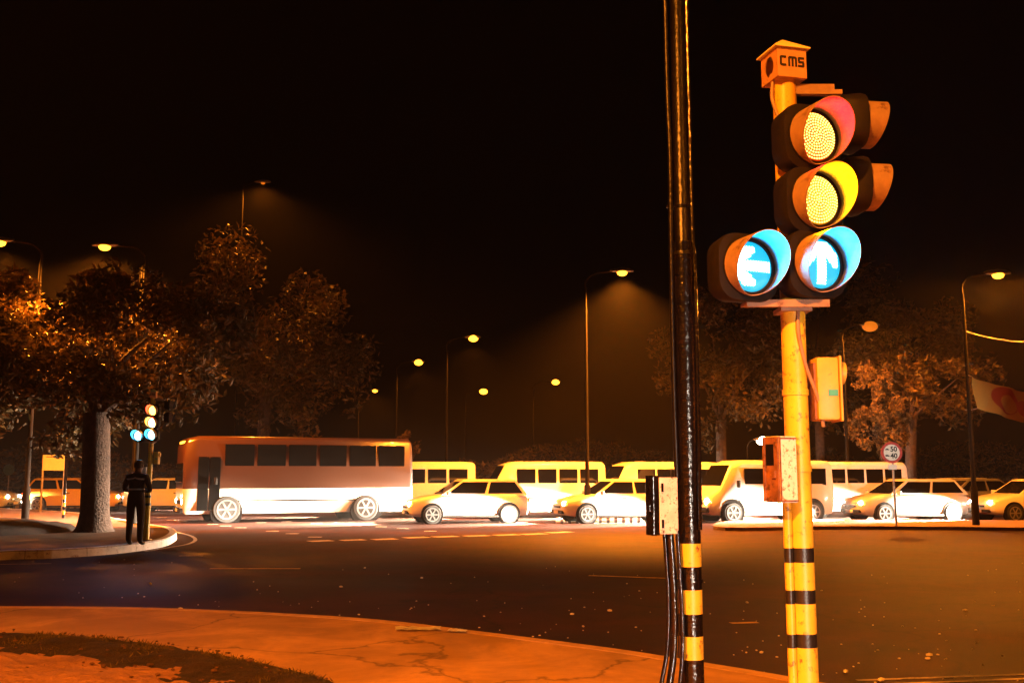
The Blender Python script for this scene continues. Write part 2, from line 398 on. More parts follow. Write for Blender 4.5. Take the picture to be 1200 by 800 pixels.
# dark flower bed mound on the island
bm = bmesh.new()
c0 = G(-40, 622, IZ); grid = []
for i in range(41):
    r_ = []
    for j in range(25):
        u = i / 40 * 2 - 1; v = j / 24 * 2 - 1
        x = c0.x + u * 2.6; y = c0.y + v * 2.4
        q = max(0, 1 - (u * u + v * v))
        z = IZ - .02 + .34 * math.sqrt(q) * (1 + .25 * noise.noise(Vector((x * 1.5, y * 1.5, 0)))) + .05 * noise.noise(Vector((x * 6, y * 6, 0))) * (q > 0)
        r_.append(bm.verts.new((x, y, z)))
    grid.append(r_)
for i in range(40):
    for j in range(24): bm.faces.new((grid[i][j], grid[i + 1][j], grid[i + 1][j + 1], grid[i][j + 1]))
tag(finish('soil_mound', bm, M['soil'], smooth=True, sharp=False), 'low dark heap of soil at the left edge of the island', 'soil mound')

# ---- far median under the speed sign
med = smooth_line([G(x, y) for x, y in [(836, 620), (870, 622), (1000, 620), (1300, 622), (1300, 614), (1000, 612), (870, 613), (840, 616), (836, 620)]], 3)
bm = bmesh.new(); prism(bm, [(p.x, p.y) for p in med[:-1]], -.01, .10); bmesh.ops.triangulate(bm, faces=bm.faces)
tag(finish('median_kerb', bm, M['islandtop']), kind='structure')

# ---- road markings: one sheet
bm = bmesh.new(); bm2 = bmesh.new()
def quad(b_, a, c, w_, z=.004):
    a = Vector(a); c = Vector(c); d = (c - a).normalized(); n_ = Vector((-d.y, d.x, 0)) * w_ / 2
    b_.faces.new([b_.verts.new((q.x, q.y, z)) for q in (a - n_, c - n_, c + n_, a + n_)])
for x, y in [(362, 634), (400, 633), (437, 632), (474, 630), (508, 629), (545, 628), (580, 627), (612, 626), (642, 624)]:
    p = G(x, y); q = G(x + 27, y - 1.0); quad(bm, p, q, .42)
for x, y in [(184, 606), (196, 609), (207, 611), (243, 614), (258, 616), (275, 618), (312, 622), (335, 625), (361, 629), (300, 612), (330, 611), (365, 613), (390, 613), (415, 614), (440, 617), (465, 619), (497, 622)]:
    p = G(x, y); quad(bm, p, p + Vector((.35, 0, 0)), .22)
for x in range(654, 770, 9): quad(bm, G(x, 606), G(x, 613), .16)
for x in range(-20, 130, 8): quad(bm, G(x, 590), G(x, 595), .18)
tip = smooth_line([G(x, y) for x, y in [(170, 646), (200, 641), (221, 637), (229, 632), (222, 627), (205, 623)]], 5)
for i in range(len(tip) - 1): quad(bm, tip[i], tip[i + 1] + (tip[i + 1] - tip[i]) * .02, .09)
quad(bm, G(210, 651), G(238, 651), .10)
quad(bm, G(1004, 797), G(1300, 786.5), .05); quad(bm, G(1030, 802), G(1300, 791), .05)
tag(finish('white_road_marking', bm, M['paint_white']), kind='structure')
quad(bm2, G(246, 666), G(352, 666), .10); quad(bm2, G(690, 674), G(800, 678), .12); quad(bm2, G(856, 730), G(888, 729), .10)
quad(bm2, G(-60, 662), G(60, 660), .06)
tag(finish('yellow_road_marking', bm2, M['paint_yellow']), kind='structure')

# ================================================================== TRAFFIC LIGHTS
def rrect(w_, h_, r_, n=5):
    pts = []
    for cx, cy, a0 in ((w_ / 2 - r_, h_ / 2 - r_, 0), (-w_ / 2 + r_, h_ / 2 - r_, 90), (-w_ / 2 + r_, -h_ / 2 + r_, 180), (w_ / 2 - r_, -h_ / 2 + r_, 270)):
        for k in range(n + 1):
            a = R(a0 + 90 * k / n); pts.append((cx + r_ * math.cos(a), cy + r_ * math.sin(a)))
    return pts
LR = .104
# signal section in local space: faces -Y, centre at origin
def section(root, loc, yaw, kind, lit=True, name='signal_section', hot=False):
    side = name.startswith('side')
    s = part(name, root, M['housing'], lambda b: loft(b, [[(x * sc, y, z * sc) for x, z in rrect(.285, .285, .085)] for y, sc in ((.105, .78), (.085, .92), (-.005, .99), (-.02, .97), (-.022, .86))]), True)
    s.location = loc; s.rotation_euler = (0, 0, yaw)
    def ring(b):
        loft(b, [[((LR + dr) * math.cos(t), y, (LR + dr) * math.sin(t)) for t in [2 * math.pi * k / 40 for k in range(40)]] for y, dr in ((-.021, .018), (-.032, .018), (-.034, .010), (-.034, .002), (-.024, .0))], cap=False)
    part('bezel', s, M['housing'], ring, True)
    def lens(b):
        rings = []
        for k in range(7):
            a = k / 6 * math.pi / 2; rr_ = LR * math.cos(a) + .0005; y = -.025 - .018 * math.sin(a)
            rings.append([(rr_ * math.cos(t), y, rr_ * math.sin(t)) for t in [2 * math.pi * j / 40 for j in range(40)]])
        loft(b, rings)
    lm = {'red': M['lens_red'], 'amber': M['lens_amber'], 'up': M['lens_green'], 'left': M['lens_green']}[kind] if lit else M['lens_off']
    if hot and lit: lm = M['hot_' + kind]
    part('lens', s, lm, lens, True)
    # visor: long on top, cut back below
    def visor(b):
        n = 48; ro, ri = .121, .1175
        A = [2 * math.pi * k / n for k in range(n)]
        def ln(t): u = (math.sin(t) + 1) / 2; return (.075 + .070 * u) if side else .012 + .150 * (u ** .62)
        rg = []
        for rad, f0, f1 in ((ro, 0, 1), (ri, 1, 0)):
            for q in range(7):
                fr = f0 + (f1 - f0) * q / 6
                rg.append([(rad * math.cos(t), -.021 - ln(t) * fr, rad * math.sin(t)) for t in A])
        loft(b, rg[:7], cap=False); loft(b, rg[6:8], cap=False); loft(b, rg[7:], cap=False, mi=1)
    part('visor', s, [M['visor'], M['visor_in']], visor, True)
    if lit:
        dots = []
        if kind in ('red', 'amber'):
            for ring_i in range(1, 9):
                rr_ = ring_i * .0120; n = int(6 * ring_i)
                for k in range(n): dots.append((rr_ * math.cos(2 * math.pi * k / n + ring_i * .4), rr_ * math.sin(2 * math.pi * k / n + ring_i * .4)))
            dots.append((0, 0)); ds = .0041
        else:
            def inside(x, y):   # arrow pointing up
                if abs(x) < .021 and -.088 < y < .055: return True
                yy = y - .088
                return -.105 < yy <= 0 and abs(abs(x) + yy * .92) < .034 and abs(x) < .082
            st_ = .0075; g = int(.1 / st_)
            for i in range(-g, g + 1):
                for j in range(-g * 2, g * 2):
                    x = i * st_ + (st_ / 2 if j % 2 else 0); y = j * st_ * .866
                    if x * x + y * y < (.094) ** 2 and inside(x, y): dots.append((x, y) if kind == 'up' else (-y, x))
            ds = .0046
        def led(b):
            for x, z in dots:
                yy = -.026 - .018 * math.sqrt(max(0, 1 - (x * x + z * z) / LR ** 2)) - .0012
                vs = [b.verts.new((x + ds * math.cos(t), yy, z + ds * math.sin(t))) for t in [2 * math.pi * k / 6 for k in range(6)]]
                top = b.verts.new((x, yy - ds * .5, z))
                for k in range(6): b.faces.new((vs[k], vs[(k + 1) % 6], top))
        part('led_cluster', s, {'red': M['led_red'], 'amber': M['led_amber']}.get(kind, M['led_green']), led)
        colr, e = {'red': ((1, .0, .009), 12), 'amber': ((1, .36, .0), 13)}.get(kind, ((.0, .42, 1.0), 15))
        add_light('AREA', 'signal_light', (0, -.050, 0), e * (.7 if hot else 1), colr, s, (R(-90), 0, 0), shape='DISK', size=.17)
    return s

def banded_pole(b, x, y, r0, z0, z1, bands, seg=24):
    zs = [z0]
    for a, c in bands: zs += [a, c]
    zs.append(z1)
    for i in range(len(zs) - 1):
        tube(b, [(x, y, zs[i]), (x, y, zs[i + 1])], r0, seg, cap=(i in (0, len(zs) - 2)), mi=i % 2)

Y1 = 4.2
pole = at(930, 400, Y1); PX = pole.x
def zat(py, Y=Y1): return at(0, py, Y).z
YH = Y1 - .19
ZS = {'red': zat(156, YH), 'amber': zat(231, YH), 'up': zat(306, YH)}
ZSIDE = {'red': zat(146, Y1 + .1), 'amber': zat(219, Y1 + .1)}
BANDS = [(zat(757), zat(741)), (zat(706), zat(690)), (zat(658), zat(641))]
ZTOP = zat(97)

def monitor_box(root, z, rz):
    # small sheet metal box with a pitched cap; real hole in its left side
    w_, h_ = .138, .128
    def body(b):
        t_ = .004
        box(b, (0, -w_ / 2, z + h_ / 2), (w_, t_, h_)); box(b, (0, w_ / 2, z + h_ / 2), (w_, t_, h_))
        box(b, (w_ / 2 - .001, 0, z + h_ / 2), (t_, w_ - t_ - .002, h_)); box(b, (0, 0, z + .002), (w_ - .012, w_ - .012, .004))
        # left side with an oval hole
        n = 32; o_ = []; i_ = []
        for k in range(n):
            t = 2 * math.pi * k / n; c, s_ = math.cos(t), math.sin(t); q = max(abs(c), abs(s_))
            o_.append((c / q * (w_ / 2 - .004), s_ / q * h_ / 2)); i_.append((c * .036, s_ * .046))
        for xx in (-w_ / 2, -w_ / 2 + .004):
            vo = [b.verts.new((xx, a, z + h_ / 2 + c)) for a, c in o_]; vi = [b.verts.new((xx, a, z + h_ / 2 + c)) for a, c in i_]
            for k in range(n): b.faces.new((vo[k], vo[(k + 1) % n], vi[(k + 1) % n], vi[k]))
    m_ = part('monitor_box', root, M['cream'], body); m_.rotation_euler = (0, 0, rz)
    def cap(b):
        e = .084; zz = z + h_
        a = [b.verts.new((x * e, y * e, zz + .002)) for x, y in ((-1, -1), (1, -1), (1, 1), (-1, 1))]
        a2 = [b.verts.new((x * e, y * e, zz + .008)) for x, y in ((-1, -1), (1, -1), (1, 1), (-1, 1))]
        top = b.verts.new((0, 0, zz + .070)); b.faces.new(a)
        for k in range(4): b.faces.new((a[k], a[(k + 1) % 4], a2[(k + 1) % 4], a2[k])); b.faces.new((a2[k], a2[(k + 1) % 4], top))
    part('cap', m_, M['roofmetal'], cap)
    def letters(b):
        y = -w_ / 2 - .0035; zc = z + h_ * .54; H = .045; t_ = .0095; W_ = .034
        def bar(x0, x1, z0, z1): box(b, ((x0 + x1) / 2, y, zc + (z0 + z1) / 2), (x1 - x0, .002, z1 - z0), bevel=.0)
        x = -.058
        # C
        bar(x, x + t_, -H / 2 + .004, H / 2 - .004); bar(x + .004, x + W_ - .004, H / 2 - t_, H / 2); bar(x + .004, x + W_ - .004, -H / 2, -H / 2 + t_)
        # m
        x += .040; WM = .041
        bar(x, x + t_ * .9, -H / 2, H / 2 - .004); bar(x + (WM - t_ * .9) / 2, x + (WM + t_ * .9) / 2, -H / 2, H / 2 - .006); bar(x + WM - t_ * .9, x + WM, -H / 2, H / 2 - .004); bar(x + .004, x + WM - .004, H / 2 - t_, H / 2)
        # S
        x += .046; WS = .030
        bar(x + .003, x + WS, H / 2 - t_, H / 2); bar(x + .002, x + WS - .002, -t_ / 2, t_ / 2); bar(x, x + WS - .003, -H / 2, -H / 2 + t_)
        bar(x, x + t_, t_ / 2 - .002, H / 2 - .003); bar(x + WS - t_, x + WS, -H / 2 + .003, -t_ / 2 + .002)
    part('lettering', m_, M['dark_ink'], letters)
    return m_

def traffic_light(loc, rz, yaw, near, label):
    root = empty('traffic_light', loc, rz); tag(root, label, 'traffic light')
    X = 0; base = 0
    o = lambda z: z - loc[2]
    part('pole', root, [M['yellow'], M['band']], lambda b: banded_pole(b, 0, 0, .050, 0, o(ZTOP), [(o(a), o(c)) for a, c in BANDS]), True)
    for zz in (zat(460), zat(549)): part('clamp', root, M['yellow'], lambda b: tube(b, [(0, 0, o(zz) - .012), (0, 0, o(zz) + .012)], .0545, 24), True)
    part('base_plate', root, M['yellow'], lambda b: tube(b, [(0, 0, 0), (0, 0, .015)], .11, 24), True)
    def conduit(b): banded_pole(b, 0, 0, .018, 0, o(zat(588)), [(o(a), o(c)) for a, c in BANDS], 14)
    cx = (at(923, 640, Y1 - .02).x - PX)
    c_ = part('conduit', root, [M['yellow'], M['band']], conduit, True); c_.location = (cx, -.03, 0)
    hx = .145 if near else 0.02
    hy = -.12
    sx = .066
    hyaw = yaw
    for k in ('red', 'amber', 'up'): section(root, (sx, hy, o(ZS[k])), hyaw, k, hot=not near)
    section(root, (sx - .290, hy - .02, o(zat(311, YH))), hyaw, 'left', hot=not near)
    # second head turned to the cross street
    for k in ('red', 'amber'): section(root, (sx + .262, .10, o(ZSIDE[k])), R(97), k, lit=False, name='side_signal_section').scale = (.86, .86, .86)
    def shelf(b):
        box(b, (-.05, -.06, o(zat(359))), (.34, .11, .012)); box(b, (-.05, -.118, o(zat(359)) - .006), (.34, .006, .03))
        box(b, (0, 0, o(zat(361)) - .012), (.13, .13, .018))
    part('shelf_bracket', root, M['visor'], shelf)
    part('top_bracket', root, M['visor'], lambda b: (box(b, (.10, .0, o(zat(105))), (.22, .05, .03)), box(b, (.14, -.02, o(zat(111))), (.20, .03, .02))))
    part('middle_bracket', root, M['visor'], lambda b: box(b, (.10, .0, o(zat(270))), (.20, .05, .012)))
    mb = monitor_box(root, o(ZTOP) - .002, R(14) if near else R(5))
    def cable(b):
        tube(b, smooth_line([(-.055, -.02, o(ZTOP) - .005), (-.062, -.03, o(zat(120))), (-.04, -.06, o(zat(150))), (-.03, -.06, o(zat(175)))], 5), .008, 8)
    part('cable', root, M['visor'], cable, True)
    def drop(b):
        tube(b, smooth_line([(.01, -.052, o(zat(365))), (.005, -.056, o(zat(392))), (.035, -.045, o(zat(430))), (.085, -.035, o(zat(470))), (.105, -.02, o(zat(500)))], 6), .008, 8)
    part('cable', root, M['visor'], drop, True)
    # switch box with open rusty door
    zc = o((zat(512) + zat(588)) / 2); bh = zat(512) - zat(588)
    jb = part('switch_box', root, M['whitebox'], lambda b: box(b, (0, 0, 0), (.105, .085, bh), bevel=.004)); jb.location = (-.090, -.075, zc); jb.rotation_euler = (0, 0, R(27) if near else 0); jb.scale = (.86, 1, 1)
    part('door', jb, M['rust'], lambda b: (box(b, (-.057, .0, 0), (.012, .082, bh * .98), bevel=.002), box(b, (-.056, .036, 0), (.03, .01, bh * .98)), box(b, (-.067, -.02, -.02), (.012, .02, .03), bevel=.002)))
    part('opening', jb, M['hole'], lambda b: box(b, (-.0645, .004, bh * .22), (.002, .045, .085)))
    part('rim', jb, M['rust'], lambda b: (box(b, (0, -.0435, bh * .47), (.105, .004, .006)), box(b, (0, -.0435, -bh * .47), (.105, .004, .006)), box(b, (-.049, -.0435, 0), (.006, .0035, bh * .93))))
    # yellow pedestrian head seen edge-on
    zc = o((zat(418) + zat(494)) / 2)
    pb = part('pedestrian_signal', root, M['yellow_box'], lambda b: box(b, (0, 0, 0), (.092, .13, .262), bevel=.014), True); pb.location = (.125, 0.02, zc)
    part('frame', pb, M['yellow_box'], lambda b: box(b, (.052, 0, 0), (.010, .142, .272), bevel=.004))
    part('hood', pb, M['yellow_box'], lambda b: tube(b, [(.054, 0, .07), (.085, 0, .068)], [.05, .047], 24), True)
    part('back_plate', pb, M['rust'], lambda b: box(b, (-.051, 0, -.01), (.008, .10, .235)))
    part('sticker', pb, M['teal'], lambda b: box(b, (.018, -.0665, -.018), (.040, .002, .026)))
    return root
traffic_light((PX, Y1, PZ), 0, R(20), True, 'large banded yellow traffic light in the foreground, right of the glossy black pole')

# left one across the road
p = G(172, 632, IZ)
tl2 = traffic_light((p.x, p.y, IZ), 0, R(-12), False, 'distant yellow traffic light on the island beside the standing person')

# dark banded post of a third signal, seen from behind
def post_signal(px, py):
    p = G(px, py, IZ); r_ = empty('signal_post', p)
    tag(r_, 'thin dark signal post with striped foot beside the white sign board', 'signal post')
    part('pole', r_, [M['black'], M['yellow']], lambda b: banded_pole(b, 0, 0, .05, 0, 3.0, [(.12, .25), (.38, .5), (.62, .75)], 14), True)
    part('signal_back', r_, M['housing'], lambda b: box(b, (0, .1, 2.55), (.26, .14, .82), bevel=.05), True)
post_signal(74, 607)

# ================================================================== GLOSSY BLACK POLE
bp = at(806, 560, 4.3); BX = bp.x; BY = 4.3
root = empty('black_pole', (BX, BY, PZ)); tag(root, 'tall glossy black pole with yellow bands near its foot, left of the large traffic light', 'pole')
zb = lambda py: at(0, py, BY).z - PZ
part('pole', root, [M['black'], M['yellow']], lambda b: banded_pole(b, 0, 0, .049, 0, zb(285), [(zb(771), zb(744)), (zb(718), zb(690)), (zb(663), zb(636))]), True)
part('upper_pole', root, M['black_dull'], lambda b: tube(b, [(0, 0, zb(300)), (0, 0, zb(284)), (0, 0, 7.2)], [.054, .034, .031], 20), True)
for y in (243, 322, 567, 607, 680): part('clamp', root, M['black'], lambda b: tube(b, [(0, 0, zb(y) - .006), (0, 0, zb(y) + .006)], .0535 if y > 300 else .038, 20), True)
part('clamp_arm', root, M['black'], lambda b: box(b, (-.05, -.01, zb(243)), (.04, .02, .012)))
part('service_pipe', root, M['black_dull'], lambda b: tube(b, smooth_line([(-.052, -.035, zb(560)), (-.056, -.03, zb(450)), (-.054, -.02, zb(300)), (-.050, -.02, zb(180)), (-.056, -.01, 3.6), (-.050, 0, 7.2)], 5), .0105, 10), True)
part('cable', root, M['black'], lambda b: tube(b, smooth_line([(.040, -.045, zb(620)), (.046, -.03, zb(480)), (.047, -.02, zb(300)), (.040, -.02, zb(200)), (.038, 0, 7.2)], 5), .0085, 8), True)
for dx, y, pr_ in ((0, -.05, .015), (.028, -.062, .009), (-.022, -.04, .009)):
    part('feed_pipe', root, M['black'], lambda b: tube(b, smooth_line([(-.088 + dx, y, zb(620)), (-.076 + dx, y, zb(700)), (-.082 + dx * 1.2, y, zb(760)), (-.115 + dx * 1.5, y - .01, zb(830)), (-.13 + dx, y, 0)], 6), pr_, 10), True)
bh = zb(559) - zb(624)
jb = part('switch_box', root, M['greybox'], lambda b: box(b, (0, 0, 0), (.085, .06, bh), bevel=.003)); jb.location = (-.105, -.055, (zb(559) + zb(624)) / 2); jb.rotation_euler = (0, 0, R(20))
part('door', jb, M['black'], lambda b: (box(b, (-.055, .01, 0), (.03, .07, bh * 1.06), bevel=.004), box(b, (-.078, -.01, -.01), (.02, .03, .03), bevel=.004)))
part('hinge', jb, M['hole'], lambda b: box(b, (-.030, -.0315, bh * .32), (.010, .003, .035)))
part('hinge', jb, M['hole'], lambda b: box(b, (-.030, -.0315, -bh * .32), (.010, .003, .035)))

# ================================================================== STREET LAMPS
def street_lamp(px, py, H, arm, label, energy=2500, bulb='sodium', pole_r=.07, hx=None, hy=None, lens=.36, facing=None, group='sodium street lamps'):
    if hx is None:
        d = at(px, py, 1.0); k = (H - CAMZ) / (d.z - CAMZ); hx, hy = d.x * k, k
    base = (hx - arm, hy, 0.0)
    r_ = empty('street_lamp', base); tag(r_, label, 'street lamp', group)
    sgn = 1 if arm >= 0 else -1
    part('pole', r_, M['pole_grey'], lambda b: (tube(b, [(0, 0, 0), (0, 0, 1.2), (0, 0, 1.25), (0, 0, H - .6)], [pole_r * 1.5, pole_r * 1.5, pole_r, pole_r * .6], 12)), True)
    part('arm', r_, M['pole_grey'], lambda b: tube(b, smooth_line([(0, 0, H - .62), (0, 0, H - .3), (arm * .25, 0, H - .02), (arm * .75, 0, H + .06)], 5), .035, 8), True)
    def head(b):
        loft(b, [[(arm * .7 + sgn * x, w_ * math.cos(t), H + .07 + h_ * math.sin(t) * (1 if math.sin(t) > 0 else .35)) for t in [2 * math.pi * k / 14 for k in range(14)]] for x, w_, h_ in ((0, .05, .05), (.15, .10, .09), (.4, .15, .13), (.65, .13, .11), (.8, .05, .05))])
    h = part('lamp_head', r_, M['lampbody'], head, True)
    def lensf(b):
        g = bmesh.ops.create_uvsphere(b, u_segments=14, v_segments=8, radius=1)
        bmesh.ops.transform(b, matrix=Matrix.Translation((arm * .7 + sgn * .42, 0, H + .02)) @ Matrix.Diagonal((lens * .50, lens * .42, lens * .34, 1)), verts=g['verts'])
    part('lamp_glass', h, M[bulb], lensf, True)
    if energy: add_light('SPOT', 'lamp_light', (arm * .7 + sgn * .42, 0, H - .16), energy * 1.3, SODIUM, r_, (0, 0, 0), radius=.15, spot_size=R(150 if group is None or abs(hy) < 8 or hx < -8 else 175 if hx > 10 else 132), spot_blend=.5 if hx < 10 else .1)
    return r_
E = 3200
street_lamp(125, 290, 8.4, -1.2, 'lit orange street lamp above the trees at upper left, left of the thin dark pole', E * 4)
street_lamp(2, 285, 8.4, -1.2, 'lit orange street lamp cut by the left edge of the photo', E * 2.5)
street_lamp(727, 320, 8.4, 1.2, 'lit orange street lamp just left of the tall black pole', E * 7.5)
street_lamp(1165, 323, 7.6, 1.0, 'lit orange street lamp near the right edge above the banner', E * 1.6)
street_lamp(554, 397, 8.4, 1.3, 'highest lit street lamp of the middle cluster', E, lens=.5)
street_lamp(490, 425, 8.4, 1.3, 'lit street lamp left of and below the highest one of the middle cluster', E, lens=.55)
street_lamp(439, 458, 8.4, 1.3, 'smallest and leftmost lit street lamp of the middle cluster', E, lens=.45)
street_lamp(567, 459, 8.4, 1.5, 'lit street lamp on a visible thin pole below the middle of the cluster', E, lens=.7)
street_lamp(653, 448, 8.4, 1.8, 'rightmost lit street lamp of the middle cluster on a curved arm', E, lens=.6)
street_lamp(1016, 383, 7.4, 1.0, 'dull orange glow added as a street lamp among the leaves right of the large traffic light', 9000, bulb='sodium_dim', lens=.62)  # stand-in lamp for a blurred orange glow, its light added for the trees
street_lamp(304, 215, 16.0, .8, 'tall mast lamp with a faint glow high above the left trees', 4500, bulb='sodium_dim', lens=.22, pole_r=.05, group=None)
street_lamp(886, 517, 3.0, .4, 'small low white lamp left of the white switch box', 200, bulb='white_bulb', lens=.55, pole_r=.04, group=None)
# the lamps that light the near corner stand behind the camera
street_lamp(0, 0, 8.6, -1.2, 'street lamp behind the viewer on the right that lights the near pavement', 1700, hx=6.5, hy=-3.0)
street_lamp(0, 0, 8.6, 1.2, 'street lamp behind the viewer on the left that lights the dirt verge', 23000, hx=-3.6, hy=-4.2)
# thin dark pole by upper left lamp
p = at(168, 312, 30); r_ = empty('antenna_pole', (p.x, 30, 0)); tag(r_, 'thin bare pole with a short fitting on top, right of the upper left lamp', 'pole')
part('pole', r_, M['pole_grey'], lambda b: tube(b, [(0, 0, 0), (0, 0, p.z)], .05, 10), True)
part('fitting', r_, M['pole_grey'], lambda b: (box(b, (-.05, 0, p.z - .35), (.08, .06, .6), bevel=.01), tube(b, [(.04, 0, p.z - .8), (.07, 0, p.z + .3)], .015, 6)))

# ================================================================== SIGNS, BANNER
def text_mesh(txt, size, bold=0.0):
    c = bpy.data.curves.new('t', 'FONT'); c.body = txt; c.size = size; c.align_x = 'CENTER'; c.align_y = 'CENTER'; c.extrude = .002; c.offset = bold
    o = bpy.data.objects.new('t', c); COL.objects.link(o)
    dg = bpy.context.evaluated_depsgraph_get(); me = bpy.data.meshes.new_from_object(o.evaluated_get(dg))
    bpy.data.objects.remove(o); bpy.data.curves.remove(c); return me
def text_obj(name, txt, size, m, parent, loc, bold=0.0, rot=(R(90), 0, 0)):
    me = text_mesh(txt, size, bold); me.materials.clear(); me.materials.append(m)
    o = bpy.data.objects.new(name, me); COL.objects.link(o); o.parent = parent; o.location = loc; o.rotation_euler = rot; return o
p = G(1051, 616, .10); D = p.y
r_ = empty('speed_limit_sign', p); tag(r_, 'round red-rimmed speed limit sign reading 50 and 40 on a thin post', 'road sign')
zc = at(1048, 530, D).z - .10
part('post', r_, M['steel'], lambda b: tube(b, [(0, 0.03, 0), (-.03, 0.03, zc + .2)], .03, 10), True)
f_ = part('sign_face', r_, M['signface'], lambda b: tube(b, [(0, -.012, zc), (0, 0, zc)], .27, 36)); f_.location = (-.05, 0, 0)
part('rim', f_, M['red_ring'], lambda b: loft(b, [[(q * math.cos(t), y, zc + q * math.sin(t)) for t in [2 * math.pi * k / 36 for k in range(36)]] for q, y in ((.235, -.014), (.31, -.014), (.31, .004), (.235, .004), (.235, -.014))], cap=False))
text_obj('number', '50', .20, M['dark_ink'], f_, (.06, -.016, zc + .095), .006)
text_obj('number', '40', .20, M['dark_ink'], f_, (.06, -.016, zc - .10), .006)
part('car_symbol', f_, M['dark_ink'], lambda b: (box(b, (-.13, -.016, zc + .085), (.12, .004, .025)), box(b, (-.13, -.016, zc + .106), (.06, .004, .02))))
part('lorry_symbol', f_, M['dark_ink'], lambda b: (box(b, (-.145, -.016, zc - .09), (.09, .004, .05)), box(b, (-.085, -.016, zc - .10), (.03, .004, .03))))
part('plate', r_, M['signface'], lambda b: box(b, (-.05, -.01, zc - .42), (.26, .012, .15)))

p = G(60, 600, IZ); D = p.y; s_ = D / 1180
r_ = empty('sign_board', (p.x, p.y, IZ)); tag(r_, 'white board on two pale posts on the far side of the island', 'sign board')
for sx in (-12.5 * s_, 12.5 * s_): part('post', r_, M['steel'], lambda b: tube(b, [(sx, 0, 0), (sx, 0, 66 * s_)], .045, 8), True)
part('board', r_, M['signface'], lambda b: box(b, (0, -.03, 57 * s_), (25 * s_, .03, 18 * s_)))
p = G(8, 592, .0)
r_ = empty('round_sign', p); tag(r_, 'small round blue sign on a thin post at the far left edge', 'road sign')
s_ = p.y / 1180
part('post', r_, M['steel'], lambda b: tube(b, [(0, 0, 0), (0, 0, 46 * s_)], .035, 8), True)
part('sign_face', r_, M['bluesign'], lambda b: tube(b, [(0, -.06, 41 * s_), (0, -.04, 41 * s_)], 6.5 * s_, 24))
# thin pole right of the speed sign? (the lamp pole itself); banner strung from it
def banner():
    Y = 30.0
    a0, a1 = at(1139, 441, Y), at(1146, 478, Y); b0, b1 = at(1262, 466, Y - 2), at(1262, 502, Y - 2)
    nx, nz = 60, 14
    def P(u, v):
        t = a0.lerp(b0, u); q = a1.lerp(b1, u); s = t.lerp(q, v)
        s.z -= .22 * 4 * u * (1 - u) * .6; s.y += .10 * math.sin(u * 14 + v * 2) + .05 * math.sin(u * 31 + v * 5)
        return s
    bm = bmesh.new(); g = [[bm.verts.new(P(i / nx, j / nz)) for j in range(nz + 1)] for i in range(nx + 1)]
    for i in range(nx):
        for j in range(nz):
            f = bm.faces.new((g[i][j], g[i + 1][j], g[i + 1][j + 1], g[i][j + 1]))
    m, t, pr = new_mat('banner_cloth'); N, L = t.nodes, t.links
    tc = N.new('ShaderNodeTexCoord')
    o = finish('banner', bm, m, smooth=True, sharp=False)
    uv = o.data.uv_layers.new(name='UVMap')
    for poly in o.data.polygons:
        for li in poly.loop_indices:
            vi = o.data.loops[li].vertex_index; uv.data[li].uv = ((vi // (nz + 1)) / nx * 3.0, 1 - (vi % (nz + 1)) / nz)
    def dist(cx, cy, r0, r1, inv=False):
        vm = N.new('ShaderNodeVectorMath'); vm.operation = 'DISTANCE'; vm.inputs[1].default_value = (cx, cy, 0); L.new(tc.outputs['UV'], vm.inputs[0])
        mr = N.new('ShaderNodeMapRange'); mr.inputs[1].default_value = r0; mr.inputs[2].default_value = r1; mr.inputs[3].default_value = 1; mr.inputs[4].default_value = 0
        L.new(vm.outputs['Value'], mr.inputs[0]); return mr.outputs[0]
    def op(o_, a, b):
        q = N.new('ShaderNodeMath'); q.operation = o_; L.new(a, q.inputs[0]); L.new(b, q.inputs[1]); return q.outputs[0]
    ring = op('SUBTRACT', dist(.95, .55, .40, .44), dist(1.02, .45, .26, .30))
    msk = op('MAXIMUM', ring, op('MAXIMUM', dist(1.55, .45, .24, .28), op('MAXIMUM', dist(2.2, .55, .3, .33), dist(2.7, .4, .22, .26))))
    mx = N.new('ShaderNodeMix'); mx.data_type = 'RGBA'; mx.inputs[6].default_value = (.70, .40, .08, 1); mx.inputs[7].default_value = (.48, .07, .03, 1)
    L.new(msk, mx.inputs[0]); L.new(mx.outputs[2], pr.inputs['Base Color']); pr.inputs['Roughness'].default_value = .8
    tag(o, 'sagging yellow cloth banner with red shapes at the right edge', 'banner')
    bm = bmesh.new()
    lp = at(1131, 436, 30.4)
    for q0, q1 in ((a0, lp), (a1, at(1131, 480, 30.4)), (b0, b0 + Vector((4, -1, .8))), (b1, b1 + Vector((4, -1, .3)))):
        tube(bm, [q0, (q0 + q1) / 2 - Vector((0, 0, .03)), q1], .012, 6)
    finish('rope', bm, M['steel'], o)
    bx = b0 + Vector((4, -1, 0))
    pr_ = empty('banner_pole', (bx.x, bx.y, 0)); tag(pr_, 'grey pole outside the right edge that holds the banner ropes', 'pole')
    part('pole', pr_, M['pole_grey'], lambda b: tube(b, [(0, 0, 0), (0, 0, 7)], .06, 10), True)
banner()
bm = bmesh.new(); a = at(1131, 388, 31.5); b = at(1330, 372, 27)
tube(bm, [a.lerp(b, t / 10) - Vector((0, 0, .5 * 4 * (t / 10) * (1 - t / 10))) for t in range(11)], .018, 6)
tag(finish('overhead_wire', bm, M['steel']), 'pale sagging wire above the banner running off to the right', 'wire')

